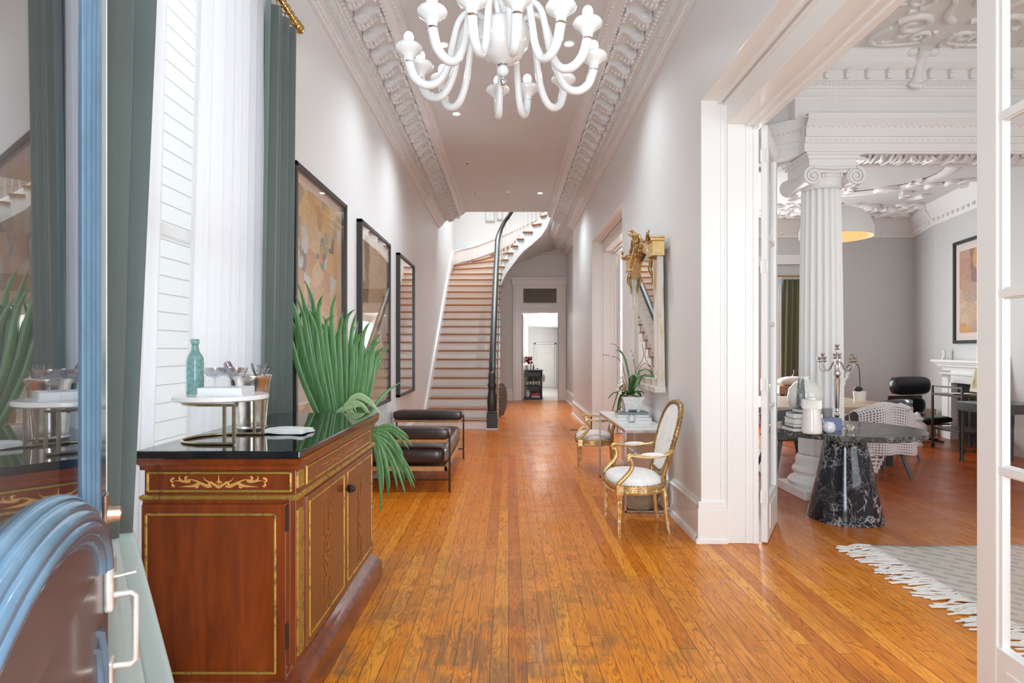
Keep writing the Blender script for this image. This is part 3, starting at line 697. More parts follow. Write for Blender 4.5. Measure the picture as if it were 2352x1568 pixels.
CUR.build('side_fan_leaf', LEAF, t, smooth=180, solid=.0015, clean=False)
CUR = MB(); hub = V((.10, -.18, .98)); CUR.tube([base, (.08, -.05, .6), hub], .008, 6)
for P_ in ([(.04, -.2, 1.07), (.10, -.2, 1.10), (.16, -.2, 1.06), (.20, -.19, .985)], [(.02, -.2, 1.06), (.10, -.2, 1.13), (.20, -.2, 1.08), (.31, -.18, .965)], [(.0, -.2, 1.03), (.08, -.2, 1.07), (.14, -.2, 1.07), (.18, -.19, .99)], [(.05, -.2, 1.10), (.12, -.2, 1.15), (.20, -.2, 1.10), (.25, -.19, 1.03)], [(-.03, -.2, 1.02), (.03, -.2, 1.07), (.07, -.2, 1.10), (.10, -.2, 1.02)]):
    strap([hub]+P_, .013, .3)
CUR.build('pale_drooping_leaf', LEAFP, t, smooth=180, solid=.0015, clean=False)
CUR = MB(); hub = V((.14, .0, .88)); CUR.tube([base, (.10, .0, .6), hub], .010, 6)
for (x, z) in [(.42, .83), (.44, .77), (.41, .74), (.38, .70), (.36, .72), (.40, .62), (.45, .50), (.46, .47), (.43, .45), (.40, .43), (.38, .50), (.33, .52), (.34, .46), (.28, .53), (.29, .47), (.25, .50), (.24, .45), (.22, .40), (.26, .38), (.22, .30)]:
    q = V((x, .03+rr.uniform(-.08, .08), z)); strap([hub, hub.lerp(q, .4)+V((.02, 0, .06)), hub.lerp(q, .75)+V((.02, 0, .03)), q], .012, .35)
CUR.build('drooping_fan_leaf', LEAF, t, smooth=180, solid=.0015, clean=False)

# ================= framed pictures on the left wall =================
def framed(name, label, cat, y0, y1, z0, z1, art, x=XL, s=1, mat=.09, glass=True, tilt=0, fm=None, fw=.035, dp=.055, matcol=None):
    t = thing(name, label, cat, (x, (y0+y1)/2, z0)); fm = fm or FRAME
    hw = (y1-y0)/2; h = z1-z0; m = MB()
    for a in ((-hw, -hw+fw, 0, h), (hw-fw, hw, 0, h), (-hw, hw, 0, fw), (-hw, hw, h-fw, h)): m.box(*sorted((0, s*dp)), a[0], a[1], a[2], a[3])
    m.build('frame', fm, t, bev=.002)
    if art is MIRROR: MB().box(*sorted((s*.01, s*(dp-.02))), -hw+fw, hw-fw, fw, h-fw).build('mirror_glass', art, t)
    else:
        m = MB(); m.box(*sorted((s*.004, s*.010)), -hw+fw, hw-fw, fw, h-fw); m.build('mat_board', matcol or P('peach_mat', (.84, .62, .48), .6), t)
        MB().box(*sorted((s*.011, s*.016)), -hw+fw+mat, hw-fw-mat, fw+mat, h-fw-mat).build('print', art, t)
        if glass: MB().box(*sorted((s*(dp-.014), s*(dp-.012))), -hw+fw, hw-fw, fw, h-fw).build('glazing', ARTGLASS, t)
    return t
ART1 = mat_art('gold_collage', [(.74, .40, .10), (.80, .55, .25), (.66, .30, .06), (.42, .36, .22), (.72, .68, .66), (.84, .46, .14), (.18, .15, .12), (.78, .50, .2)], 8.5, 3)
ART2 = mat_art('tan_collage', [(.76, .52, .32), (.80, .56, .36), (.74, .50, .30), (.84, .64, .46), (.30, .16, .10), (.78, .54, .34), (.74, .48, .28)], 2.2, 9)
framed('framed_artwork', 'tall dark framed gold patchwork print behind the palm, nearest the curtain', 'picture', 4.30, 5.66, .80, 2.78, ART1, mat=.08)
framed('framed_artwork', 'tall dark framed tan print between the gold print and the mirror', 'picture', 6.22, 7.76, .80, 2.78, ART2, mat=.07)
framed('wall_mirror', 'tall dark framed mirror reflecting the stairs, last on the left wall', 'mirror', 8.40, 9.75, .80, 2.78, MIRROR)

# ================= leather daybed =================
t = thing('daybed', 'brown leather daybed with padded arms on a thin black metal frame by the left wall', 'daybed', (-1.05, 7.2, 0))
X0, X1, Y0, Y1 = -1.50, -.60, 6.25, 8.18
def cushion(m, x0, x1, y0, y1, z0, z1, puff=.02, n=14, e=.32):
    cx, cy, cz = (x0+x1)/2, (y0+y1)/2, (z0+z1)/2; a, b_, c = (x1-x0)/2, (y1-y0)/2, (z1-z0)/2
    def sp(w, p): return (1 if w >= 0 else -1)*abs(w)**p
    def fn(u, v):
        th_ = u*TAU; ph = (v-.5)*pi; q = sp(cos(ph), e)
        x = a*q*sp(cos(th_), e*.7); y = b_*q*sp(sin(th_), e*.7); z = c*sp(sin(ph), e*1.6)
        z += (puff*(1-(x/a)**2)*(1-(y/b_)**2))*(1 if z > 0 else 0)
        return (cx+x, cy+y, cz+z)
    return m.grid(fn, n*4, n)
m = W(t); cushion(m, X0+.01, X1-.035, Y0+.02, Y1-.02, .265, .455, .035, 16, .22); m.build('seat_cushion', LEATHER, t, smooth=60)
for y in (Y0-.01, Y1-.19):
    m = W(t); cushion(m, X0-.01, X1+.0, y, y+.20, .535, .655, .008, 12, .25); m.build('arm_cushion', LEATHER, t, smooth=60)
    W(t).box(X0, X1-.03, y+.02, y+.18, .505, .535).build('arm_rail', OAK, t, bev=.003)
m = W(t); m.box(X0, X1-.025, Y0, Y0+.03, .215, .26); m.box(X0, X1-.025, Y1-.03, Y1, .215, .26); m.box(X1-.055, X1-.025, Y0, Y1, .215, .26); m.box(X0, X0+.03, Y0, Y1, .215, .26); m.box(X0+.03, X1-.05, Y0+.03, Y1-.03, .22, .24)
m.build('wood_rail', OAK, t, bev=.002)
for x in (X0+.01, X1):
    for y in (Y0, Y1): W(t).cyl((x, y, 0), .0105, 0, .585, 14).build('leg', BLACK, t, smooth=50)
m = W(t)
for y in (Y0, Y1): m.tube([(X0+.01, y, .13), (X1, y, .13)], .009, 10)
m.tube([((X0+X1)/2-.05, Y0, .13), ((X0+X1)/2-.05, Y1, .13)], .009, 10); m.tube([((X0+X1)/2+.10, Y0+.08, .22), ((X0+X1)/2-.05, Y0+.02, .13)], .007, 8)
m.build('stretcher', BLACK, t, smooth=50)

# ================= staircase =================
t = thing('staircase', 'curving white staircase with reddish wood treads and black handrail at the end of the hall', 'staircase', (-.86, 11.3, 0))
RS = .181; N = 29
inn, out = [], []
for i in range(1, N+2):
    y = 11.24+.262*(i-1)
    if i <= 18: inn.append((-.22, y)); 
    if i <= 18: out.append((-1.52, y))
xi = {19: (-.22, 15.93), 20: (-.20, 15.97), 21: (-.13, 15.97), 22: (-.03, 15.97), 23: (.11, 15.97), 24: (.24, 15.97), 25: (.40, 15.97), 26: (.63, 15.95), 27: (.85, 15.80), 28: (.98, 15.6), 29: (1.05, 15.35), 30: (1.08, 15.05)}
xo = {19: (-1.52, 16.05), 20: (-1.52, 16.5), 21: (-1.52, 17.0), 22: (-1.02, 17.58), 23: (-.5, 17.58), 24: (0, 17.58), 25: (.5, 17.58), 26: (1.0, 17.58), 27: (1.64, 17.3), 28: (1.64, 16.6), 29: (1.64, 16), 30: (1.64, 15.4)}
for i in range(19, 31): inn.append(xi[i]); out.append(xo[i])
for i in range(1, N+1):
    a, b_ = V((*inn[i-1], 0)), V((*out[i-1], 0)); c, d = V((*out[i], 0)), V((*inn[i], 0)); z = i*RS
    dirn = (b_-a).normalized(); fw_ = V((dirn.y, -dirn.x, 0)).normalized()
    back = ((c+d)/2-(a+b_)/2)
    if fw_.dot(back) > 0: fw_ = -fw_
    a2 = a-dirn*.045+fw_*.03; b2 = b_+fw_*.03; d2 = d-dirn*.045; c2 = c
    W(t).prism([(p.x, p.y) for p in (a2, b2, c2, d2)], 'z', z-.034, z).build('tread', TREAD, t, bev=.008)
    r0 = a; r1 = b_; fo = fw_*-.012
    W(t).prism([(p.x, p.y) for p in (r0, r1, r1+fo, r0+fo)], 'z', z-RS, z-.034).build('riser', WHITE, t)
# string, soffit and wall below the stairs
m = W(t)
pl = [(11.24, 0)]+[(11.24+.262*(k//2+ (k % 2)), (k//2+1)*RS-.034) for k in range(0, 34)]+[(15.95, 18*RS-.1), (15.95, 0)]
m.prism(pl, 'x', -.235, -.215); m.build('string_wall', WHITE, t)
rows = []; m = W(t)
seq = [(inn[i-1], out[i-1], i*RS) for i in range(18, 31)]
for (p, q, z) in seq: rows.append([m.v((p[0], p[1], z-.02)), m.v((p[0], p[1], z-.50)), m.v((q[0], q[1], z-.50))])
for A, B in zip(rows, rows[1:]): m.f([A[0], A[1], B[1], B[0]]); m.f([A[1], A[2], B[2], B[1]])
m.build('curved_string', WHITE, t, smooth=40, solid=.012)
m = W(t); m.box(-.42, -.20, 11.13, 11.26, 0, .03)
m.build('stair_plinth', WHITE, t, bev=.004)
m = W(t)                                                # wall string along the left
m.prism([(11.1, 0), (11.1, .22), (11.24, .42), (11.24+.262*17, .42+RS*17), (11.24+.262*17, RS*17)]+[(11.24, 0)], 'x', -1.54, -1.505)
Q = catmull([(-1.52, 15.69, 3.26), (-1.52, 16.5, 3.82), (-1.45, 17.2, 4.05), (-1.0, 17.56, 4.22), (-.3, 17.57, 4.48), (.5, 17.57, 4.85), (1.5, 17.5, 5.3)], 6)
for A, B in zip(Q, Q[1:]): m.bar(A+V((0, 0, .0)), B, .03, .34)
for A, B in zip(Q, Q[1:]): m.bar(A+V((0, -.01, .18)), B+V((0, -.01, .18)), .05, .03)
m.build('wall_string', WHITE, t)
m = W(t); m.box(-.395, -.20, 11.12, 11.30, .03, .30); m.box(-.385, -.21, 11.13, 11.29, .3, .34); m.lathe([(.08, .34), (.088, .40), (.095, .50), (.09, .6), (.075, .68), (.072, .74), (.085, .78), (.085, .82), (.07, .85), (.068, 1.02)], (-.30, 11.21, 0), 8, a0=pi/8, a1=TAU+pi/8)
m.build('newel_post', BLKWOOD, t, bev=.006, smooth=30)
rail = catmull([(-.30, 11.21, .98), (-.30, 11.3, 1.03), (-.30, 11.5, 1.20), (-.30, 12.5, 1.89), (-.30, 14, 2.93), (-.29, 15.3, 3.86), (-.27, 15.85, 4.35), (-.14, 16.02, 4.72), (.0, 16.03, 4.93), (.2, 16.03, 5.22), (.5, 16.03, 5.55), (.85, 15.9, 5.85)], 8)
W(t).tube(rail, .066, 10, fx=1.0, fy=.75, up=(0, 0, 1)).build('handrail', BLKWOOD, t, smooth=60)
def railz(x, y):
    return min(rail, key=lambda p: (p.x-x)**2+(p.y-y)**2).z
BAL = [(.016, 0), (.016, .10), (.021, .11), (.012, .13), (.021, .2), (.017, .35), (.010, .62), (.012, .66), (.010, 1)]
def baluster(x, y, z0):
    h = railz(x, y)-z0-.02
    if h < .2: return
    W(t).lathe([(r, z*h) for r, z in BAL], (x, y, z0), 8).build('baluster', WHITE, t, smooth=50)
for i in range(2, 29):
    a, d = V((*inn[i-1], 0)), V((*inn[i], 0)); z = i*RS
    for f_ in ((.2, .7) if i not in (19, 20, 21, 22) else (.5,)):
        p = a.lerp(d, f_); off = V((-.06, 0, 0)) if i < 19 else V((0, .05, 0)); baluster((p+off).x, (p+off).y, z)

def small_art(x, z, w_, h, label):
    t = thing('framed_sketch', label, 'picture', (x, 17.6, z), group='small white framed sketches above the stairs')
    MB().box(-w_/2, w_/2, -.03, 0, 0, h).build('frame', P('pale_grey_frame', (.55, .55, .55), .5), t, bev=.004)
    MB().box(-w_/2+.03, w_/2-.03, -.033, -.03, .03, h-.03).build('sketch', P('sketch_paper', (.75, .77, .75), .6, var=.15, vs=4), t)
small_art(-.53, 5.12, .27, .55, 'left, larger of two white framed sketches high above the stairs')
small_art(-.25, 5.17, .17, .50, 'right, smaller of two white framed sketches high above the stairs')
t = thing('chair_back', 'curved brown wooden piece leaning by the stair side behind the newel post', 'wooden piece', (-.12, 13.2, 0))
MB().prism([(x, z) for x, z in [(-.09, .0), (.02, .05), (.08, .25), (.09, .45), (.07, .62), (.02, .72), (-.04, .74), (-.09, .70)]], 'y', 0, .05).build('wooden_board', mat_wood('walnut', (.06, .03, .015), (.16, .08, .04), .4), t, bev=.01)
# ceiling lights and smoke detector
def downlight(x, y, z=CZ, label='', lit=True, watt=18, grp='recessed downlights in the hall ceiling'):
    t = thing('downlight', label, 'ceiling light', (x, y, z), group=grp)
    MB().lathe([(.042, -.004), (.062, -.006), (.064, 0), (.042, .0)], n=24).build('trim_ring', WHITE, t, smooth=40)
    MB().cyl((0, 0, 0), .042, -.005, -.001, 20).build('lens', LED if lit else P('dim_lens', (.35, .34, .33), .4), t)
    if lit and watt:
        l = bpy.data.lights.new('downlight_spot', 'SPOT'); l.energy = watt; l.spot_size = R(140); l.spot_blend = 1; l.shadow_soft_size = .06; l.color = (.84, .94, 1)
        o = bpy.data.objects.new('downlight_spot', l); COL.objects.link(o); o.location = (0, 0, -.03); o.parent = t
downlight(.60, 6.08, label='lit recessed downlight right of the chandelier', watt=DWN)
downlight(-.65, 6.10, label='lit recessed downlight left of the chandelier behind its arms', watt=DWN)
downlight(-.67, 7.88, label='lit recessed downlight just below and left of the chandelier', watt=DWN*1.3)
downlight(.61, 11.87, label='lit recessed downlight at the far right near the stairwell', watt=DWN*1.5)
downlight(-.67, 9.98, label='unlit recessed downlight on the left halfway down the hall', lit=False)
downlight(-.65, 11.87, label='unlit recessed downlight at the far left near the stairwell', lit=False)
t = thing('smoke_detector', 'white smoke detector on the ceiling near the stairwell opening', 'smoke detector', (-.02, 11.75, CZ))
MB().lathe([(0, -.045), (.035, -.045), (.055, -.03), (.06, 0), (0, 0)], n=24).build('detector_body', WHITE, t, smooth=40)
MB().cyl((0, 0, 0), .02, -.052, -.045, 16).build('detector_vent', P('grey_plastic', (.3, .3, .3), .5), t)

# ================= chandelier =================
D = 2.8; cx, cy = -.026, D
t = thing('chandelier', 'white blown glass chandelier with curling arms hanging over the entrance', 'chandelier', (cx, cy, CZ))
def zc(v): return 1.45+v-CZ
m = MB(); m.lathe([(0, zc(1.30)), (.03, zc(1.30)), (.075, zc(1.325)), (.115, zc(1.375)), (.126, zc(1.425)), (.12, zc(1.46)), (.10, zc(1.485)), (.0, zc(1.488))], n=48); m.build('glass_bowl', MILK, t, smooth=50)
m = MB(); m.sphere((0, 0, zc(1.272)), .027, 24, 14); m.build('glass_ball', MILK, t, smooth=180)
MB().lathe([(.012, zc(1.296)), (.022, zc(1.299)), (.022, zc(1.303)), (.012, zc(1.306))], n=20).build('chrome_collar', CHROME, t, smooth=50)
m = MB(); m.lathe([(0, zc(1.191)), (.006, zc(1.196)), (.005, zc(1.202)), (.013, zc(1.208)), (.019, zc(1.222)), (.013, zc(1.236)), (.006, zc(1.241)), (.006, zc(1.246)), (0, zc(1.246))], n=20)
m.build('chrome_finial', CHROME, t, smooth=60)
m = MB(); m.lathe([(.02, zc(1.48)), (.018, zc(1.55)), (.045, zc(1.58)), (.05, zc(1.63)), (.03, zc(1.68)), (.018, zc(1.75)), (.03, zc(1.8)), (.018, zc(1.86)), (.012, zc(2.2)), (.012, -.05), (.06, -.03), (.06, 0)], n=24); m.build('stem', MILK, t, smooth=50)
angs = [7.6, 44.5, 73, 94, 136, 159, 183, 228.4, 254, 278, 303.5, 327]
arm0 = None
cup = [(.013, -.045), (.019, -.043), (.024, -.02), (.040, -.006), (.058, .006), (.063, .018), (.058, .030), (.035, .038), (.0, .038)]
for k, a in enumerate(angs):
    if arm0 is None:
        path = catmull([(.06, 0, 1.47), (.10, 0, 1.52), (.155, 0, 1.535), (.20, 0, 1.49), (.225, 0, 1.40), (.25, 0, 1.29), (.295, 0, 1.215), (.35, 0, 1.20), (.40, 0, 1.235), (.424, 0, 1.30)], 5)
        rad = [lerp(.011, .0215, i/(len(path)-1)) for i in range(len(path))]
        arm0 = MB().tube([(p.x, p.y, p.z+1.45-CZ) for p in path], rad, 12).build('arm', MILK, t, smooth=60)
        m = MB(); m.lathe([(r, z) for r, z in cup], (.426, 0, zc(1.345)), 24); c0 = m.build('cup', MILK, arm0, smooth=50)
        m = MB(); m.lathe([(.018, 0), (.0225, .003), (.0225, .007), (.018, .01)], (.425, 0, zc(1.295)), 18); m.cyl((.426, 0, 0), .011, zc(1.38), zc(1.395), 10); m.build('collar', CHROME, arm0, smooth=50)
        m = MB(); m.sphere((.426, 0, zc(1.413)), .022, 16, 10, sz=1.15); m.build('bulb', BULB, arm0, smooth=180)
        arm0.rotation_euler = (0, 0, R(a))
    else:
        c = copy_tree(arm0); c.rotation_euler = (0, 0, R(a))
for k in range(8):                                      # upper curls
    a = R(k*45+20); m = MB()
    m.tube([(p[0]*cos(a), p[0]*sin(a), zc(p[1])) for p in catmull([V((.05, 1.50)).to_3d(), V((.085, 1.62)).to_3d(), V((.12, 1.70)).to_3d(), V((.17, 1.71)).to_3d(), V((.18, 1.66)).to_3d(), V((.15, 1.64)).to_3d()], 5)], .008, 8)
    m.build('upper_curl', MILK, t, smooth=60)
# ================= gilt armchairs =================
def seat_out(a, g=0):
    x, y = cos(a), sin(a); px = (abs(x)**.75)*(1 if x > 0 else -1)*(.215+g)-.02; py = (abs(y)**.7)*(1 if y > 0 else -1)*(.300+g)
    py *= 1-.22*max(0, (px+.02)/.215); return px, py
def armchair(loc, label, fabric, rz=0):
    t = thing('gilt_armchair', label, 'chair', loc, rz, 'gilt oval back armchairs by the console table')
    m = MB()
    def fn(u, v):
        a = u*TAU; px, py = seat_out(a, .0); k = sin(v*pi/2)**.6 if v < 1 else 1
        return (lerp(-.02, px, 1-v) if False else (-.02+(px+.02)*cos(v*pi/2)**.55), py*cos(v*pi/2)**.55, .405+.065*sin(v*pi/2)**.9)
    m.grid(fn, 40, 10); m.grid(lambda u, v: (*[(c) for c in seat_out(u*TAU, 0)], .395+.012*v), 40, 1); m.build('seat_cushion', fabric, t, smooth=60)
    m = MB()
    ring = [seat_out(i*TAU/48, .006) for i in range(48)]
    m.extr([(0, .335), (.008, .335), (.012, .345), (.004, .352), (.004, .380), (.014, .386), (.014, .398), (.0, .404)], [((x, y, 0), (V((x+.02, y, 0)).normalized())) for x, y in ring], closed=True)
    m.build('seat_rail', GILT, t, smooth=40)
    m = MB()
    for i in range(64):
        x, y = seat_out(i*TAU/64, .014); m.sphere((x, y, .402), .0055, 6, 4)
    for i in range(64):
        x, y = seat_out(i*TAU/64, .012); m.sphere((x, y, .366), .005, 5, 3)
    m.build('nailhead_trim', P('dark_nailheads', (.16, .13, .11), .3, metal=.7), t, smooth=180)['kind'] = 'stuff'
    leg = [(.010, 0), (.012, .02), (.015, .03), (.010, .045), (.013, .06), (.016, .075), (.014, .085), (.020, .26), (.022, .275), (.016, .285), (.024, .30), (.024, .34)]
    for sx, sy in ((-.195, -.27), (-.195, .27)):
        MB().lathe(leg, (sx, sy, 0), 16, fl=8, fd=.12).cbox((sx, sy, .37), .052, .052, .072).build('leg', GILT, t, smooth=40)
    for sy in (-.155, .155):
        MB().tube([(.225, sy*1.08, 0), (.205, sy, .12), (.185, sy, .38)], [.012, .017, .02], 10).build('leg', GILT, t, smooth=50)
    def bk(y, z, o=0): return (.165+(z-.40)*.28+o-.25*y*y, y, z)
    def outl(a, g=0):
        cz_, hy, hz = .74, .215+g, .27+g
        return (hy*(abs(cos(a))**.72)*(1 if cos(a) > 0 else -1)*(1+.10*sin(a)), cz_+hz*(abs(sin(a))**.8)*(1 if sin(a) > 0 else -1))
    m = MB()
    for s_, mt in ((-1, 1), (1, 1)):
        m.grid(lambda u, v: bk(outl(u*TAU)[0]*(1-v), .74+(outl(u*TAU)[1]-.74)*(1-v), s_*(.006+.022*sqrt(v))), 48, 6)
    m.build('back_cushion', fabric, t, smooth=60)
    m = MB(); P_ = [bk(*outl(i*TAU/56, .014)) for i in range(56)]; m.tube(P_, .019, 8, closed=True, fx=1.0)
    for sy in (-1, 1): m.tube([(.17, sy*.165, .36), bk(sy*.18, .48), bk(sy*.19, .56)], [.018, .018, .014], 8)
    m.tube([bk(-.17, .485), bk(0, .475), bk(.17, .485)], .013, 8)
    m.sphere(bk(0, 1.03), .022, 8, 6, 1.0, 1.6, .8)
    m.build('back_frame', GILTD, t, smooth=50)
    m = MB()
    for i in range(70):
        for s_ in (-1,): m.sphere(bk(*outl(i*TAU/70, -.002), s_*.016), .0048, 5, 4)
    m.build('back_nailheads', P('dark_nailheads', (.16, .13, .11), .3, metal=.7), t, smooth=180)['kind'] = 'stuff'
    for sy in (-1, 1):
        m = MB()
        m.tube(catmull([bk(sy*.225, .665), (.19, sy*.262, .645), (.06, sy*.285, .625), (-.05, sy*.29, .632), (-.11, sy*.29, .638), (-.135, sy*.29, .622), (-.125, sy*.29, .602), (-.105, sy*.29, .612)], 5), [.016]*20+[.019]*8+[.017]*3+[.011]*5, 8, fx=1.15, fy=.8)
        m.tube(catmull([(-.115, sy*.29, .612), (-.10, sy*.288, .57), (-.11, sy*.283, .52), (-.16, sy*.278, .46), (-.20, sy*.274, .42), (-.205, sy*.27, .38)], 5), [.015]*8+[.018]*18, 8, fx=1.2)
        m.build('arm', GILT, t, smooth=60)
        MB().sphere((.06, sy*.285, .640), .095, 16, 10, 1.0, .24, .20).build('arm_pad', fabric, t, smooth=180)
    return t
DAM2 = P('peach_worn_damask', (.70, .60, .55), .6, var=.12, vs=14, sheen=.2)
armchair((1.04, 5.01, 0), 'gilt armchair with cream damask seat, nearest the camera in front of the console table', DAMASK, R(2))
armchair((1.05, 7.40, 0), 'gilt armchair with peach toned seat behind the console table, seen through its legs', DAM2, R(-4))

# ================= console table =================
t = thing('console_table', 'narrow console table with white marble top and slim chrome frame against the right wall', 'table', (1.225, 6.22, 0))
W(t).box(1.03, 1.42, 5.45, 6.99, .735, .75).build('marble_top', WMARB, t, bev=.002)
W(t).box(1.035, 1.415, 5.455, 6.985, .712, .7349).build('top_frame', STEEL, t)
for x in (1.04, 1.41):
    for y in (5.46, 6.98): W(t).cbox((x, y, .356), .018, .018, .712).build('leg', STEEL, t)
m = W(t)
for y in (5.46, 6.98): m.cbox((1.225, y, .012), .38, .018, .018)
m.cbox((1.41, 6.22, .012), .018, 1.5, .018); m.build('base_bar', STEEL, t)
def book(loc, sx, sy, sz, c, label, rz=0, grp=None, spine='x'):
    t = thing('book', label, 'book', loc, rz, grp)
    cm = P('book_cover', c, .45)
    m = MB(); m.box(-sx/2, sx/2, -sy/2, sy/2, 0, .003); m.box(-sx/2, sx/2, -sy/2, sy/2, sz-.003, sz); m.box(-sx/2, -sx/2+.003, -sy/2, sy/2, 0, sz); m.build('cover', cm, t)
    MB().box(-sx/2+.004, sx/2-.005, -sy/2+.005, sy/2-.005, .0031, sz-.0031).build('pages', PAPER, t); return t
g = 'white books under the orchid planter'
book((1.25, 6.20, .75), .26, .33, .030, (.82, .82, .8), 'lower white book under the orchid planter on the console', R(91), g)
book((1.245, 6.21, .7801), .25, .31, .026, (.80, .80, .80), 'middle white book under the orchid planter on the console', R(88), g)
book((1.24, 6.22, .8062), .24, .30, .022, (.30, .31, .32), 'top grey covered book directly under the orchid planter', R(93), g)
t = thing('candle_glass', 'clear glass candle holder in front of the white books on the console', 'candle holder', (1.195, 5.96, .75))
MB().lathe([(0, 0), (.036, 0), (.038, .01), (.038, .075), (.035, .075), (.034, .01), (0, .008)], n=24).build('glass', GLASS, t, smooth=40)
MB().cyl((0, 0, 0), .033, .009, .05, 20).build('wax', P('white_wax', (.9, .88, .84), .5), t, smooth=40)
t = thing('orchid_planter', 'square white footed planter with an orchid and twigs, standing on the stacked books', 'plant', (1.235, 6.21, .8283), R(6))
m = MB()
for (a, b_, z0, z1) in ((.072, .10, .022, .125), (.108, .108, .125, .15)):
    q = [m.v((x*k, y*k, z)) for z, k in ((z0, a), (z1, b_)) for x, y in ((-1, -1), (1, -1), (1, 1), (-1, 1))]
    for f_ in ((0,3,2,1),(4,5,6,7),(0,1,5,4),(1,2,6,5),(2,3,7,6),(3,0,4,7)): m.f([q[i] for i in f_])
for x in (-1, 1):
    for y in (-1, 1): m.cbox((x*.058, y*.058, .011), .03, .03, .022)
for s_ in (-1, 1):
    for (u, z) in ((-.05, .10), (0, .085), (.05, .10), (-.03, .055), (.03, .055)):
        m.sphere((u, s_*(.077+.2*(z-.03)), z), .013, 8, 6, 1.2, .5, 1.0); m.sphere((s_*(.077+.2*(z-.03)), u, z), .013, 8, 6, .5, 1.2, 1)
    m.box(-.045, .045, *sorted((s_*.075, s_*.082)), .03, .045)
m.build('pot', P('whitewashed_stone', (.80, .80, .79), .6, var=.10, vs=30), t, bev=.004)
MB().sphere((0, 0, .148), .085, 14, 6, sz=.25).build('moss', P('orchid_moss', (.32, .22, .15), .9, var=.4, vs=40, bumpy=.6), t, smooth=180)
def oleaf(tip, w, h, name='leaf'):
    global CUR
    CUR = MB(); tip = V(tip); leaf([(0, 0, .15), (tip.x*.35, tip.y*.35, .15+h), (tip.x*.75, tip.y*.75, .15+h*.9+tip.z*.4), (tip.x, tip.y, .15+tip.z)], w, .25, (0, 0, 1) if abs(tip.z) < .2 else (0, -1, 0))
    CUR.build(name, ORCH, t, smooth=180, solid=.002, clean=False)
oleaf((-.24, -.02, -.02), .028, .05); oleaf((-.16, -.06, -.16), .032, .05); oleaf((.03, -.02, .22), .034, .12); oleaf((.12, -.08, .03), .028, .05); oleaf((-.02, .0, .19), .03, .10); oleaf((.13, .06, -.02), .03, .05); oleaf((.04, -.16, .02), .03, .06); oleaf((-.10, .12, .05), .03, .05)
m = MB()
for pts in ([(0, 0, .15), (-.05, 0, .32), (-.10, 0, .50), (-.20, 0, .56), (-.29, .0, .57)], [(.0, 0, .15), (-.02, .02, .35), (-.06, .02, .55), (-.14, .0, .66), (-.20, 0, .68)], [(.02, 0, .15), (.05, 0, .36), (.03, 0, .52), (.0, 0, .62)], [(.02, .02, .15), (.07, .04, .4), (.14, .02, .55), (.12, 0, .68)], [(0, 0, .15), (-.07, -.02, .28), (-.10, -.02, .38), (-.07, -.02, .45)], [(.03, 0, .15), (.10, 0, .30), (.08, -.02, .42), (.16, 0, .50)]):
    m.tube(catmull([V(p) for p in pts], 5), .0028, 5)
m.build('twigs', TWIG, t, smooth=180)
CUR = MB()
for pts in ([(.02, 0, .15), (.05, 0, .28), (.09, 0, .40), (.17, -.01, .43)], [(.02, 0, .2), (.07, -.02, .33), (.14, -.02, .36), (.22, -.03, .34)], [(.0, 0, .3), (-.05, 0, .5), (-.10, 0, .60), (-.16, 0, .62)], [(.03, 0, .2), (.09, .0, .30), (.15, .0, .37), (.22, 0, .42)]):
    leaf([V(p) for p in pts], .010, .3, (0, -1, 0))
CUR.build('thin_leaves', LEAF, t, smooth=180, solid=.001, clean=False)
m = MB(); rr = random.Random(2)
for c in ((-.13, -.02, .26), (-.11, -.03, .30), (-.14, -.02, .22), (-.10, -.02, .34), (-.12, -.04, .19), (-.21, 0, .55), (.0, -.01, .58), (.02, -.01, .54)):
    for k in range(5):
        a = k*TAU/5+rr.random(); m.sphere((c[0]+.010*cos(a), c[1], c[2]+.010*sin(a)), .009, 6, 4, 1, .4, 1)
m.build('blossoms', PETAL, t, smooth=180)
t = thing('woven_basket', 'round woven basket on the floor under the console table', 'basket', (1.20, 5.66, 0))
m = MB(); m.lathe([(0, 0), (.13, 0), (.17, .06), (.185, .14), (.175, .22), (.168, .22), (.175, .14), (.16, .06), (.12, .012), (0, .012)], n=40)
for k in range(12): z = .02+k*.0165; r = lerp(.145, .187, min(1, k/7)); m.tube([(r*cos(a), r*sin(a), z) for a in [i*TAU/32 for i in range(32)]], .007, 5, closed=True)
m.build('weave', P('basket_straw', (.46, .38, .27), .8, var=.25, vs=40), t, smooth=60)
# ================= gilt pier mirror =================
t = thing('pier_mirror', 'antique gilt wall mirror with a carved crest, tilted forward on the right wall', 'mirror', (1.43, 6.18, 1.08), rot=(0, R(-.8), 0))
HW, H = .585, 1.30
def fb(m, y0, y1, z0, z1, d0, d1): return m.box(-d1, -d0, y0, y1, z0, z1)
m = MB(); fb(m, -HW, -HW+.10, .0, H-.05, 0, .06); fb(m, HW-.10, HW, .0, H-.05, 0, .06); fb(m, -HW-.004, HW+.004, .03, .10, 0, .07); fb(m, -HW-.02, HW+.02, -.02, .034, 0, .10)
for y in (-HW+.05, HW-.05): m.tube([(-.06, y, .10), (-.06, y, H-.1)], .028, 10)
m.build('side_frame', GILTW, t, bev=.006)
fb(MB(), 0, 0, 0, 0, 0, 0); MB().box(-.045, -.040, -HW+.09, HW-.09, .08, H-.02).build('mirror_glass', MIRROR, t)
m = MB()
for y in (-HW+.05, HW-.05):
    fb(m, y-.09, y+.09, H-.06, H+.06, 0, .11); fb(m, y-.105, y+.105, H+.06, H+.085, 0, .13); fb(m, y-.115, y+.115, H+.085, H+.10, 0, .14); fb(m, y-.10, y+.10, H-.075, H-.055, 0, .12)
arc_ = [(y, H-.02-.22*(abs(y)/.5)**2.4) for y in [i*.98/20-.49 for i in range(21)]]
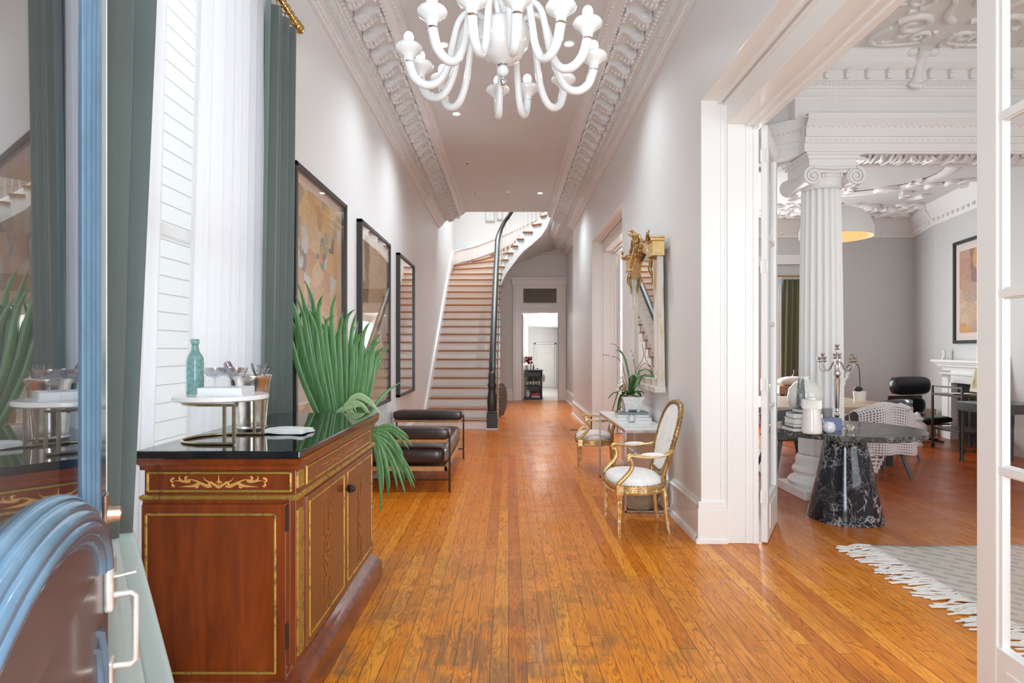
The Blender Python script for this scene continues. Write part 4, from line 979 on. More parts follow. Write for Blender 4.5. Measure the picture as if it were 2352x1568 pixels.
for (a, b_) in zip(arc_, arc_[1:]):
    m.bar((-.06, a[0], a[1]+.10), (-.06, b_[0], b_[1]+.10), .05, .09, (0, 0, 1)); m.bar((-.08, a[0], a[1]+.15), (-.08, b_[0], b_[1]+.15), .06, .03, (0, 0, 1))
m.prism([(-.5, H+.06)]+[(a, b_+.06) for a, b_ in arc_]+[(.5, H+.06), (0, H+.12)], 'x', -.05, 0)
m.build('gilt_entablature', GILT, t, bev=.004)
m = MB(); rr = random.Random(4)
for s_ in (-1, 1):
    m.tube(catmull([V((-.09, s_*.50, H-.10)), V((-.11, s_*.51, H-.18)), V((-.08, s_*.50, H-.26)), V((-.09, s_*.49, H-.33))], 5), [.020, .02, .02, .018, .016, .018, .016, .014, .014, .012, .011, .011, .008, .008, .006, .005], 8)
    m.tube(catmull([V((-.10, s_*.05, H+.10)), V((-.13, s_*.14, H+.20)), V((-.12, s_*.25, H+.13)), V((-.11, s_*.36, H+.10)), V((-.11, s_*.42, H+.14))], 5), .013, 8)
    m.tube(catmull([V((-.12, s_*.52, H+.08)), V((-.15, s_*.60, H+.08)), V((-.15, s_*.63, H+.13)), V((-.14, s_*.60, H+.15))], 5), .014, 8)
for k in range(46):                                     # carved plume and foliage of the crest
    f_ = k/45; y = rr.uniform(-.14, .14)*(1.1-f_)+.03; z = H+.03+f_*.20
    m.sphere((-.06-.07*f_-.03*rr.random(), y*(1-f_*.4), z), rr.uniform(.012, .026)*(1.15-f_*.6), 7, 5, 1, rr.uniform(.7, 1.4), rr.uniform(.8, 1.8))
m.tube(catmull([V((-.09, .0, H+.10)), V((-.11, .02, H+.18)), V((-.13, .04, H+.24)), V((-.16, .05, H+.28)), V((-.19, .05, H+.275))], 5), [.036, .036, .034, .033, .032, .03, .028, .027, .026, .024, .022, .02, .018, .016, .015, .014, .012, .01, .009, .008, .005], 9)
for k in range(9): m.tube([(-.10-.010*k, .02+.004*k, H+.15+.012*k), (-.12-.010*k, -.02+.01*k, H+.17+.011*k)], [.012, .003], 6); m.tube([(-.08, .15+.02*k, H+.11), (-.10, .16+.022*k, H+.17-.008*abs(k-4))], [.011, .003], 6)
m.build('carved_crest', GILTD, t, smooth=60)
# small wall and floor fittings
t = thing('power_outlet', 'white power outlet plate on the right baseboard behind the near gilt armchair', 'outlet', (XR-.023, 5.36, .165))
MB().box(-.006, 0, -.036, .036, -.055, .06).build('cover_plate', WHITE, t, bev=.003)
MB().box(-.009, -.006, -.017, .017, -.04, .045).build('sockets', P('socket_plastic', (.7, .7, .7), .4), t)
t = thing('floor_register', 'small dark metal floor vent beside the far gilt armchair', 'vent', (1.24, 11.1, 0))
m = MB(); m.box(-.13, .13, -.05, .05, 0, .006)
for k in range(9): m.box(-.12+k*.027, -.108+k*.027, -.04, .04, .006, .009)
m.build('vent_grille', P('dark_bronze', (.06, .035, .025), .5, metal=.3), t)

# ================= french doors =================
def french(name, hinge, ang, wd=.68, hh=3.13, hinges=True, flip=1):
    t = struct(thing(name, None, None, hinge, ang)); th_ = .045; m = MB(); st = .11
    y0, y1 = sorted((0, flip*th_))
    m.box(0, st, y0, y1, .01, hh); m.box(wd-st, wd, y0, y1, .01, hh); m.box(st, wd-st, y0, y1, .01, .337); m.box(st, wd-st, y0, y1, hh-.13, hh)
    m.box(st+.05, wd-st-.05, y0-.004, y1+.004, .08, .27)
    m.build('door_leaf', WHITE, t, bev=.003)
    m = MB()
    for z in (1.0, 1.66, 2.32): m.box(st, wd-st, y0+.006, y1-.006, z-.016, z+.016); m.box(st, wd-st, y0+.014, y1-.014, z-.022, z+.022)
    for x in (st, wd-st-.02): m.box(x, x+.02, y0+.008, y1-.008, .337, hh-.13)
    m.build('glazing_bar', WHITE, t, bev=.002)
    zs = [.337, 1.0, 1.66, 2.32, hh-.13]
    for a, b_ in zip(zs, zs[1:]): MB().box(st, wd-st, (y0+y1)/2-.002, (y0+y1)/2+.002, a, b_).build('pane', PANE, t)
    if hinges:
        for z in (.35, 1.19, 2.07, 2.90):
            m = MB(); m.tube([(-.014, (y0+y1)/2-.02, z-.05), (-.014, (y0+y1)/2-.02, z+.05)], .007, 8); m.box(-.03, .02, (y0 if flip > 0 else y1)-.001, (y0 if flip > 0 else y1)+.001, z-.045, z+.045)
            m.build('hinge', WHITE, t, smooth=50)
    return t
french('door_2', (1.892, 4.60, 0), atan2(.56, .315), flip=-1)
french('door_3', (1.775, 1.70, 0), atan2(.713, .065), wd=.716, flip=-1)
french('door_4', (1.892, 10.62, 0), atan2(.56, .315), flip=-1)
# ================= parlor shell =================
WX, WY = 7.9, 11.9
m = MB(); m.box(XB, WX+.3, WY, WY+.15, 0, 4.05)
struct(m.build('wall_parlor_back', PARW))
m = MB()
m.prism([(7.88, 11.95), (7.45, 10.75), (7.65, 10.7), (8.05, 11.9)], 'z', 0, 4.05)
m.prism([(7.45, 10.75), (7.355, 10.30), (7.0, 8.55), (9.0, 8.55), (9.0, 10.75)], 'z', 0, 4.05)
m.prism([(6.9, 8.6), (6.9, .6), (7.1, .6), (7.1, 8.6)], 'z', 0, 4.4)
struct(m.build('wall_parlor_right', PARW))
struct(MB().box(XB, 9.2, 6.45, 12.1, 4.0, 4.1).build('ceiling_bay', P('bay_ceiling', (.66, .65, .63), .5)))
struct(MB().box(XB, 7.1, .6, 6.45, 4.32, 4.42).build('ceiling_parlor', P('parlor_ceiling', (.78, .77, .75), .45)))
# beam with entablature
m = MB()
prof = [(0, 3.37), (0, 3.44), (.012, 3.445), (.012, 3.50), (.03, 3.505), (.03, 3.60), (.045, 3.61), (.06, 3.64), (.08, 3.66), (.08, 3.71), (0, 3.71)]
m.extr(prof, [((2.86, 5.93, 0), (0, -1, 0)), ((7.0, 5.93, 0), (0, -1, 0))])
m.box(2.87, 7.0, 5.95, 6.42, 3.371, 3.70); m.box(2.86, 7.0, 5.931, 5.96, 3.366, 3.372)
m.box(2.80, 6.95, 6.00, 6.40, 3.70, 4.35)
k = 20
pa = [((3.2+(-.95)*sin(a*pi/2/k*1.0)-.0, 5.97+1.6*(1-cos(a*pi/2/k)), 0), (-sin(a*pi/2/k*1.0), -cos(a*pi/2/k), 0)) for a in range(k+1)]
m.extr(prof, pa)
pin = [V(p)+V((.3, .35, 0)) for p, n_ in pa]
rows = [[m.v(V(p)+V((0, 0, 3.37))), m.v(q+V((0, 0, 3.37)))] for (p, n_), q in zip(pa, pin)]
for A, B in zip(rows, rows[1:]): m.f([A[0], A[1], B[1], B[0]])
rows = [[m.v(V(p)+V((0, 0, 3.70))), m.v(V(p)+V((0.04, 0.04, 4.35)))] for (p, n_) in pa]
for A, B in zip(rows, rows[1:]): m.f([A[0], A[1], B[1], B[0]])
struct(m.build('trim_7', PLASTER, smooth=35))
m = MB(); rr = random.Random(8)
for i in range(68):
    x = 2.88+i*.06
    m.sphere((x, 5.893, 3.60), .014, 6, 4, 1.2, .8, 1.1); m.sphere((x+.03, 5.915, 3.475), .010, 5, 4, 1.6, .7, .8)
for i in range(70):
    x = 3.4+i*.052; m.tube([(x, 5.99+rr.uniform(0, .1), 3.362), (x+.04, 6.12+rr.uniform(-.05, .08), 3.345), (x+.09, 6.28+rr.uniform(-.03, .08), 3.362)], [.014, .026, .008], 6)
m.box(3.4, 7.0, 5.945, 5.97, 3.35, 3.366); m.box(3.4, 7.0, 6.38, 6.40, 3.355, 3.372)
for (p, n_), (p2, n2) in zip(pa[::1], pa[1:]):
    for f_ in (.0, .5):
        q = V(p).lerp(V(p2), f_)+V(n_)*.045; m.sphere((q.x, q.y, 3.60), .013, 6, 4)
        q2 = V(p).lerp(V(p2), f_)+V((.12, .15, 0)); m.sphere((q2.x, q2.y, 3.36), .03, 6, 4, 1.2, 1.2, .7)
struct(m.build('trim_8', PLASTER, smooth=50))
# parlor cornice over the beam
m = MB(); m.extr([(0, 4.0), (.02, 4.0), (.035, 4.03), (.035, 4.05), (.06, 4.06), (.06, 4.15), (.085, 4.16), (.12, 4.20), (.12, 4.24), (.17, 4.30), (.17, 4.32)], [((2.2, 6.0, 0), (0, -1, 0)), ((7.0, 6.0, 0), (0, -1, 0))])
m.box(2.2, 7, 5.985, 6.0, 3.925, 3.94)
for i in range(24): x = 2.25+i*.2; m.box(x, x+.035, 5.90, 5.95, 4.065, 4.15); m.sphere((x+.017, 5.90, 4.13), .025, 8, 5); m.box(x+.05, x+.185, 5.935, 5.945, 4.075, 4.14)
for i in range(150): m.bar((2.25+i*.032, 5.965, 4.015), (2.265+i*.032, 5.955, 4.04), .01, .01)
struct(m.build('trim_9', PLASTER, smooth=40))
# relief scrolls on the parlor ceiling
m = MB(); rr = random.Random(11); zc_ = 4.315
def rel(pts, r0, r1, z=zc_):
    n = len(pts); m.tube([(x, y, z) for x, y in pts], [lerp(r0, r1, i/(n-1)) for i in range(n)], 7)
for cx_, sc in ((3.95, 1.0), (5.6, 1.0)):
    for s_ in (-1, 1):
        X_ = lambda x: cx_+s_*x*sc
        rel([(X_(x), y) for x, y in spiral(.38, 5.42, .17, -.4, 1.3, -1, 26)], .035, .018)
        rel([(X_(x), y) for x, y in spiral(.20, 5.62, .10, 2.6, 1.3, 1, 22)], .026, .014)
        rel([(X_(x), y) for x, y in bez((.55, 5.45), (.75, 5.75), (.45, 5.85), (.12, 5.72))], .032, .012)
        rel([(X_(x), y) for x, y in bez((.08, 5.35), (.35, 5.2), (.1, 5.0), (.5, 4.95))], .035, .015)
        rel([(X_(x), y) for x, y in spiral(.56, 5.05, .13, 2.2, 1.2, 1, 22)], .028, .012)
        rel([(X_(x), y) for x, y in bez((.05, 5.1), (.2, 4.8), (.5, 4.7), (.75, 4.85))], .03, .012)
        rel([(X_(x), y) for x, y in spiral(.25, 4.72, .14, .6, 1.2, -1, 22)], .03, .012)
        for q in range(16):
            a = rr.uniform(0, TAU); x, y = rr.uniform(.05, .85), rr.uniform(4.6, 5.8)
            rel([(X_(x), y), (X_(x+.06*cos(a)), y+.06*sin(a)), (X_(x+.12*cos(a+.5)), y+.12*sin(a+.5))], .024, .006)
        m.sphere((X_(.1), 5.86, 4.29), .06, 10, 6, 1, .8, .7)
    m.tube([(cx_, 5.80, 4.30), (cx_, 5.90, 4.22), (cx_, 5.93, 4.12), (cx_, 5.95, 4.02)], [.06, .05, .045, .07], 10)
    for a in range(7): m.tube([(cx_, 5.93, 4.03), (cx_+.085*sin((a-3)*.4), 5.93, 4.03-.06*cos((a-3)*.4))], [.02, .014], 6)
struct(m.build('trim_10', PLASTER, smooth=60))
# bay cornice and relief of the bay ceiling
m = MB()
for (a, b_) in (((2, 11.9), (7.86, 11.9)), ((7.86, 11.9), (7.45, 10.75)), ((7.45, 10.75), (7.0, 8.55))):
    a, b_ = V((*a, 0)), V((*b_, 0)); d_ = (b_-a).normalized(); n_ = V((d_.y, -d_.x, 0)); 
    if n_.dot(V((3.9, 8, 0))-a) < 0: n_ = -n_
    m.extr([(0, 3.62), (.02, 3.62), (.03, 3.65), (.03, 3.74), (.07, 3.78), (.07, 3.83), (.13, 3.9), (.13, 4.0)], [(a, n_), (b_, n_)])
    L = (b_-a).length
    for i in range(int(L/.16)): q = a+d_*(.08+i*.16)+n_*.045; m.sphere((q.x, q.y, 3.70), .030, 7, 5)
rr = random.Random(21)
for i in range(90):
    x = rr.uniform(4.6, 7.8); y = rr.uniform(9.2, 11.7)
    if rr.random() < .5: y = rr.uniform(10.7, 11.7)
    m.tube([(px_, py_, 3.985) for px_, py_ in spiral(x, y, rr.uniform(.10, .24), rr.uniform(0, 6), rr.uniform(.5, 1.1), rr.choice((-1, 1)), 14)], [lerp(.05, .015, j/14) for j in range(15)], 6)
m.lathe([(.9, 3.99), (.95, 3.96), (1.05, 3.95), (1.1, 4.0)], (5.3, 9.0, 0), 48)
struct(m.build('trim_11', PLASTER, smooth=60))
m = MB()
m.box(2, 4.9, 11.85, 11.9, 3.05, 3.25); m.box(4.9, 6.1, 11.84, 11.9, 3.10, 3.28); m.box(2, 7.9, 11.87, 11.9, 0, .3)
m.box(4.95, 5.1, 11.86, 11.9, 0, 3.1); m.box(5.9, 6.05, 11.86, 11.9, 0, 3.1)
struct(m.build('trim_12', WHITE, bev=.004))
# ================= column =================
t = thing('column', 'white fluted column with a scrolled capital standing in the side room', 'column', (3.15, 6.19, 0))
MB().box(-.31, .31, -.31, .31, 0, .09).build('plinth', PLASTER, t, bev=.006)
MB().lathe([(.28, .09), (.305, .11), (.31, .135), (.29, .165), (.262, .17), (.25, .19), (.25, .21), (.262, .22), (.27, .245), (.255, .275), (.235, .28), (.235, .36), (.222, .385), (.21, .40)], n=48).build('base', PLASTER, t, smooth=40)
MB().lathe([(.208, .40), (.210, .44), (.206, 1.2), (.196, 2.2), (.182, 3.04), (.18, 3.06)], n=160, fl=20, fd=.14).build('shaft', PLASTER, t, smooth=50)
m = MB(); m.lathe([(.18, 3.04), (.195, 3.06), (.19, 3.08), (.21, 3.12), (.23, 3.16), (.2, 3.19)], n=40); m.box(-.25, .25, -.25, .25, 3.30, 3.37); m.box(-.23, .23, -.23, .23, 3.17, 3.30)
m.box(-.27, .27, -.27, .27, 3.335, 3.36)
for i in range(7): m.sphere((-.09+i*.03, -.215, 3.15), .016, 8, 6, .8, .8, 1.3)
for s_ in (-1, 1):
    m.tube([(s_*.21, -.25, 3.13), (s_*.205, -.15, 3.13), (s_*.20, 0, 3.13), (s_*.205, .15, 3.13), (s_*.21, .25, 3.13)], [.085, .07, .055, .07, .085], 20)
    for yy, d_ in ((-.262, -1), (.262, 1)):
        m.tube([(x, yy, z) for x, z in spiral(s_*.21, 3.13, .085, pi/2, 2.2, -s_, 44, .85)], [lerp(.017, .008, j/44) for j in range(45)], 7); m.sphere((s_*.21, yy, 3.13), .02, 10, 6)
    m.tube([(s_*.20, -.262, 3.215), (0, -.262, 3.20), (0, -.262, 3.20)], .015, 6)
m.build('capital', PLASTER, t, smooth=50)

# ================= marble table and what stands on it =================
TZ = .78
t = thing('marble_table', 'round black veined marble table on a conical base in the side room', 'table', (2.90, 5.29, 0))
MB().lathe([(0, TZ-.045), (.595, TZ-.045), (.60, TZ-.04), (.60, TZ-.004), (.596, TZ), (0, TZ)], n=96).build('table_top', BMARB2, t, smooth=30)
MB().lathe([(0, 0), (.30, 0), (.30, .006), (.150, TZ-.045), (0, TZ-.045)], n=64).build('cone_base', BMARB, t, smooth=30)
g = 'books stacked on the marble table'
for k, (sx, sy, sz, c, lb) in enumerate([(.27, .20, .032, (.05, .06, .10), 'dark blue bottom book of the stack at the left of the marble table'), (.25, .19, .030, (.04, .05, .08), 'navy second book of the stack at the left of the marble table'), (.23, .18, .042, (.82, .80, .76), 'thick cream book in the middle of the stack on the marble table'), (.24, .18, .045, (.03, .03, .035), 'black covered book, second from the top of the stack on the marble table'), (.16, .14, .032, (.05, .05, .06), 'small dark book on top of the stack on the marble table')]):
    z = TZ+sum([.032, .030, .042, .045][:k])+.0002*k
    book((2.45+.01*(k % 2)+(.02 if k == 4 else 0), 5.11, z), sx, sy, sz, c, lb, R(180+[3, -2, 2, -4, 5][k]), g)
t = thing('cone_vase', 'tall white ceramic vase with a ribbed collar, front left on the marble table', 'vase', (2.43, 4.92, TZ))
MB().lathe([(0, 0), (.066, 0), (.075, .008), (.076, .03), (.058, .255), (0, .26)], n=48).build('vase_body', CERAM, t, smooth=50)
m = MB(); m.lathe([(.058, .205), (.074, .20), (.074, .265), (.066, .272), (.03, .274), (.028, .285), (.04, .29), (0, .29)], n=120, fl=40, fd=.06); m.build('ribbed_collar', CERAM, t, smooth=60)
t = thing('round_vase', 'round flat white vase with a small neck behind the ribbed vase', 'vase', (2.67, 5.52, TZ))
MB().lathe([(0, 0), (.06, 0), (.055, .05), (.09, .11), (.135, .17), (.15, .245), (.135, .32), (.09, .375), (.035, .40), (.028, .41), (.035, .435), (.028, .435), (0, .42)], n=48).build('vase_body', CERAM, t, smooth=60)
t = thing('marble_obelisk', 'dark marble wedge sculpture rising behind the ribbed white vase', 'sculpture', (2.52, 5.29, TZ), R(0))
m = MB(); q = [m.v((x*k, y*k, z)) for z, k in ((0, .040), (.42, .018)) for x, y in ((-1, -1), (1, -1), (1, 1), (-1, 1))]
for f_ in ((0,3,2,1),(4,5,6,7),(0,1,5,4),(1,2,6,5),(2,3,7,6),(3,0,4,7)): m.f([q[i] for i in f_])
m.build('stone_wedge', BMARB, t, bev=.002)
t = thing('votive_jar', 'small round milky glass jar beside the ribbed white vase', 'jar', (2.585, 4.95, TZ))
MB().lathe([(0, 0), (.03, 0), (.045, .02), (.048, .045), (.042, .07), (.035, .08), (.035, .088), (.03, .088), (0, .06)], n=32).build('jar_body', P('milky_glass', (.74, .74, .82), .15, coat=.5), t, smooth=60)
t = thing('glass_tumbler', 'ribbed clear tumbler between the vases and the striped book', 'glass', (2.73, 5.26, TZ))
MB().lathe([(0, 0), (.036, 0), (.042, .17), (.038, .17), (.033, .01), (0, .01)], n=48, fl=12, fd=.08).build('tumbler_glass', P('grey_glass', (.7, .7, .72), .05, trans=.8, ior=1.4), t, smooth=60)
t = thing('striped_book', 'blue and brown striped book standing on the marble table beside the milky jar', 'book', (2.69, 5.11, TZ), R(5))
ST, nt, b = newmat('striped_cover'); co = coords(nt, scale=(1, 1, 1)); sp = nd(nt, 'ShaderNodeSeparateXYZ'); lk(nt, co, sp.inputs[0])
sv = mth(nt, 'FRACT', mth(nt, 'MULTIPLY', mth(nt, 'ADD', mth(nt, 'MULTIPLY', sp.outputs[2], 1.8), sp.outputs[0]), 26)); lk(nt, ramp(nt, sv, [(0, (.12, .17, .36)), (.45, (.62, .50, .42)), (.6, (.12, .17, .36))], 'CONSTANT'), b.inputs['Base Color'])
m = MB(); m.box(-.10, .055, -.055, .055, 0, .105); m.build('striped_cover', ST, t, bev=.002)
MB().box(-.105, .045, -.05, .05, .006, .099).build('pages', PAPER, t)
t = thing('glass_drop', 'clear glass teardrop ornament lying on the marble table by the striped book', 'ornament', (2.80, 5.04, TZ+.03), rot=(0, R(80), R(20)))
MB().lathe([(0, -.04), (.022, -.03), (.030, 0), (.018, .03), (.01, .045), (.014, .055), (0, .06)], n=20).build('glass_drop_body', P('amber_clear_glass', (.85, .75, .66), .05, trans=.7, ior=1.45), t, smooth=60)
t = thing('candelabra', 'tall silver candelabra with branching arms on the marble table', 'candelabra', (2.90, 5.42, TZ))
t.scale = (.86, .86, .81)
MB().lathe([(0, 0), (.055, 0), (.058, .008), (.03, .02), (.014, .04), (.012, .08), (.020, .095), (.026, .115), (.016, .135), (.012, .15), (.020, .16), (.014, .18), (.020, .20), (.030, .50), (.032, .51), (.020, .525), (.030, .55), (.036, .575), (.024, .60), (.014, .62), (.012, .68), (.022, .70), (.012, .72), (.014, .76), (.020, .78), (.010, .80), (.010, .83)], n=24).build('stem', SILVER, t, smooth=40)
def cupm(m, x, y, z):
    m.lathe([(0, -.012), (.010, -.01), (.028, 0), (.030, .004), (.010, .006), (.008, .012), (.016, .022), (.020, .035), (.024, .048), (.020, .048), (.015, .03), (0, .025)], (x, y, z), 14)
m = MB(); cupm(m, 0, 0, .835); m.build('candle_cup', SILVER, t, smooth=50)
for k in range(8):
    a = k*TAU/8+.15; z = .73 if k % 2 else .69; r = .135 if k % 2 else .20
    m = MB(); m.tube([(x*cos(a), x*sin(a), zz) for x, zz in [(p.x, p.z) for p in catmull([V((.01, 0, .69)), V((r*.25, 0, .69)), V((r*.55, 0, .61)), V((r*.85, 0, .60)), V((r, 0, .66)), V((r, 0, z))], 4)]], .0055, 6)
    cupm(m, r*cos(a), r*sin(a), z+.01); m.build('candle_arm', SILVER, t, smooth=50)

# ================= rug =================
t = thing('fringed_rug', 'cream woven rug with long fringe on the side room floor at the lower right', 'rug', (4.0, 3.2, 0))
RUG, nt, b = newmat('cream_rug'); co = coords(nt, rot=(0, 0, R(45))); n = noise(nt, co, 9, 3)
ck = nd(nt, 'ShaderNodeTexBrick'); lk(nt, co, ck.inputs['Vector']); ck.inputs['Scale'].default_value = 3.2; ck.inputs['Mortar Size'].default_value = .09; ck.inputs['Color1'].default_value = (.60, .54, .49, 1); ck.inputs['Color2'].default_value = (.68, .62, .56, 1); ck.inputs['Mortar'].default_value = (.80, .75, .69, 1); ck.inputs['Brick Width'].default_value = .6; ck.inputs['Row Height'].default_value = .3
lk(nt, ck.outputs[0], b.inputs['Base Color']); b.inputs['Roughness'].default_value = .95; bump(nt, b, noise(nt, coords(nt, scale=(1, 3, 1)), 120, 3), .8, .01)
m = W(t); rr = random.Random(6)
m.grid(lambda u, v: (lerp(2.63, 5.6, u)+.012*sin(v*30), lerp(1.9, 4.50, v)+.006*sin(u*25), .012+.003*sin(u*40)*sin(v*33)), 60, 50); m.build('woven_field', RUG, t, smooth=180, solid=.012, clean=False)
m = W(t)
for i in range(105):
    y = 2.9+i*.0155+rr.uniform(-.005, .005); l = rr.uniform(.16, .30); dy = rr.uniform(-.06, .07); w_ = rr.uniform(-.04, .04)
    m.tube(catmull([V((2.66, y, .014)), V((2.66-l*.35, y+w_, .016)), V((2.66-l*.7, y+dy*.6, .010)), V((2.66-l, y+dy, .008))], 4), .0062, 5)
o = m.build('fringe', P('white_yarn', (.78, .75, .71), .9), t, smooth=180); o['kind'] = 'stuff'

# ================= dining table group in the bay =================
t = thing('dining_table', 'pale wood dining table behind the column in the bay of the side room', 'table', (3.9, 8.4, 0))
W(t).box(2.85, 4.95, 7.5, 9.3, .68, .75).build('table_top', mat_wood('pale_wood', (.42, .30, .20), (.60, .47, .34), .4, (2, 12, 12)), t, bev=.006)
for x in (3.0, 4.75):
    for y in (7.7, 9.1): W(t).cbox((x, y, .34), .09, .09, .68).build('leg', P('dark_table_leg', (.03, .03, .035), .5), t)
GREYB = P('blue_grey_wood', (.09, .11, .12), .5, var=.2, vs=8)
def shell_chair(loc, rz, label, mat):
    t = thing('tub_chair', label, 'chair', loc, rz, 'tub chairs around the dining table')
    m = MB(); m.grid(lambda u, v: (.27*cos(u*pi*1.25-pi*.125)*(1+.12*v), -.25*sin(u*pi*1.25-pi*.125)*(1+.12*v), .42+.36*v*(.7+.3*sin(u*pi))), 26, 8); m.build('curved_back', mat, t, smooth=180, solid=.02, clean=False)
    cushion(m := MB(), -.26, .26, -.24, .26, .40, .47, .01, 10, .5); m.build('seat', mat, t, smooth=60)
    for x, y in ((-.2, -.2), (.2, -.2), (-.2, .2), (.2, .2)): MB().tube([(x*.8, y*.8, .41), (x*1.35, y*1.35, 0)], [.026, .016], 10).build('leg', GREYB, t, smooth=50)
    return t
SMOKE = P('smoky_resin', (.16, .18, .21), .15, trans=.35, ior=1.3)
c1 = shell_chair((4.25, 7.15, 0), R(0), 'blue grey tub chair carrying the knitted throw, at the near side of the dining table', GREYB)
shell_chair((5.15, 8.35, 0), R(85), 'smoky translucent tub chair at the right end of the dining table', SMOKE)
shell_chair((3.28, 7.2, 0), R(0), 'dark tub chair seen left of the column below the dining table', GREYB)
# knitted throw over the chair back
t = thing('knitted_throw', 'chunky pale pink knitted throw draped over the tub chair in the bay', 'throw', (4.42, 6.95, .5))
m = W(t); KN = P('pale_yarn', (.74, .70, .71), .9, bumpy=.4, bs=80)
def thr(u, v):
    x = lerp(3.95, 4.57, u); w_ = v*1.25
    if w_ < .55: y = 6.80-.02*sin(u*8); z = lerp(.30, .82, w_/.55)
    elif w_ < .70: q = (w_-.55)/.15; y = lerp(6.80, 6.98, q); z = .82+.03*sin(q*pi)
    else: y = 7.0+.02*sin(u*9); z = lerp(.82, .55, (w_-.70)/.55)
    z += -.10*(1-sin(u*pi))*(1 if w_ > .2 else .2); y += .03*sin(u*13+v*3)-.12*sin(u*pi)*(1 if w_ < .6 else .3)+.08
    return V((x, y, z))
nu_, nv_ = 28, 40
for i in range(nu_+1): m.tube([thr(i/nu_, j/44) for j in range(45)], .0095, 5)
for j in range(nv_+1): m.tube([thr(i/36, j/nv_) for i in range(37)], .010, 5)
m.tube([thr(.72, j/20)+V((0, -.03, 0)) for j in range(9, 21)], [.03]*12, 7)
for k, (x0, z0, n_) in enumerate(((4.05, .32, 6), (4.45, .36, 2))):
    for r_ in range(n_):
        w2 = (n_-r_)*.022+.02
        m.tube([(x0-w2+.01, 6.83, z0-r_*.045), (x0+w2+.01, 6.83, z0-r_*.045)], .014, 5)
        for q in range(4): m.tube([(x0-w2+2*w2*q/3+.01, 6.83, z0-r_*.045+.04), (x0-w2+2*w2*q/3+.01, 6.83, z0-r_*.045-.02)], .011, 5)
m.build('knit', KN, t, smooth=180)
t = thing('orchid_pot', 'white pot with a pale orchid on the dining table', 'plant', (4.75, 8.3, .75))
MB().lathe([(0, 0), (.07, 0), (.085, .14), (.075, .14), (0, .12)], n=24).build('pot', CERAM, t, smooth=40)
m = MB(); m.tube(catmull([V((0, 0, .12)), V((.0, 0, .3)), V((-.02, 0, .48)), V((-.10, 0, .52)), V((-.18, 0, .46))], 4), .006, 6)
m.sphere((-.02, 0, .17), .06, 8, 5, 1, 1, .6); m.build('stem', BLACK, t, smooth=180)
m = MB()
for i in range(12): m.sphere((-.10-.012*i, .01*(i % 3), .50-.028*i), .024, 6, 4, 1, .5, 1)
m.build('blossoms', PETAL, t, smooth=180)
# lounge chair
t = thing('lounge_chair', 'black leather lounge chair with a bent wood shell near the fireplace', 'chair', (6.52, 9.95, 0), R(12))
BL = P('black_leather', (.010, .010, .012), .3)
cushion(m := MB(), -.36, .36, -.06, .08, .72, 1.02, .0, 12, .45); m.build('head_cushion', BL, t, smooth=60, bev=0)
cushion(m := MB(), -.34, .34, .02, .14, .40, .68, .0, 12, .45); m.build('back_cushion', BL, t, smooth=60)
cushion(m := MB(), -.34, .34, -.5, .1, .30, .42, .0, 10, .45); m.build('seat_cushion', BL, t, smooth=60)
m = MB(); m.box(-.33, .33, .10, .12, .42, .70); m.box(-.30, .30, .06, .08, .74, 1.0); m.box(-.3, .3, -.45, .1, .28, .30); m.build('wood_shell', mat_wood('rosewood', (.05, .018, .01), (.12, .04, .02), .3), t, bev=.02)
m = MB(); m.cyl((0, -.2, 0), .025, .05, .3, 10)
for k in range(5): a = k*TAU/5; m.tube([(0, -.2, .06), (.32*cos(a), -.2+.32*sin(a), .02)], .014, 6)
m.build('swivel_base', BLACK, t)
t = thing('side_crate', 'low light wood box behind the white urn', 'box', (6.95, 10.55, 0))
MB().box(-.2, .3, -.15, .15, 0, .45).build('box_body', mat_wood('pine', (.35, .24, .16), (.5, .36, .25), .5), t, bev=.004)
t = thing('ceramic_urn', 'white glazed urn standing on the floor left of the bar trolley', 'urn', (6.16, 9.25, 0))
t.scale = (.8, .8, .85)
MB().lathe([(0, 0), (.09, 0), (.10, .03), (.07, .06), (.10, .16), (.165, .30), (.155, .38), (.08, .44), (.085, .46), (.12, .48), (.06, .53), (.05, .57), (.02, .60), (0, .61)], n=28).build('urn_body', P('white_glaze', (.8, .78, .77), .3), t, smooth=50)
t = thing('bar_trolley', 'dark brown two shelf bar trolley in front of the mantel', 'trolley', (6.6, 8.85, 0))
DB = P('dark_brown_metal', (.045, .032, .026), .35)
for x in (-.28, .28):
    for y in (-.3, .3): MB().box(x-.013, x+.013, y-.013, y+.013, .07, .92 if x < 0 else .80).build('post', DB, t)
for z in (.28, .78): MB().box(-.29, .29, -.31, .31, z, z+.03).build('shelf', DB, t, bev=.002)
m = MB()
for x in (-.28, .28):
    for y in (-.3, .3): m.tube([(x-.01, y, .035), (x+.01, y, .035)], .034, 14)
m.build('caster', BLACK, t, smooth=50)
MB().box(-.28, -.26, -.3, .3, .90, .925).build('rail', DB, t)
t = thing('white_plate', 'pale plate lying on the bar trolley', 'plate', (6.45, 8.75, .81)); MB().lathe([(0, 0), (.08, 0), (.14, .015), (.14, .02), (0, .01)], n=28).build('plate_body', CERAM, t, smooth=60)
t = thing('black_cup', 'small black cup on the bar trolley', 'cup', (6.72, 8.62, .81)); MB().lathe([(0, 0), (.06, 0), (.065, .10), (.058, .10), (0, .02)], n=24).build('cup_body', BLACK, t, smooth=50)
t = thing('black_side_table', 'black side table with a tapered leg at the right edge behind the french door', 'table', (6.0, 7.75, 0))
MB().box(-.12, .60, -.3, .3, .66, .78).build('table_top', BLACK, t, bev=.005)
for x in (-.09, .56):
    for y in (-.26, .26): MB().tube([(x, y, .66), (x, y, .04), (x, y, 0)], [.035, .022, .028], 8).build('leg', BLACK, t, smooth=40)
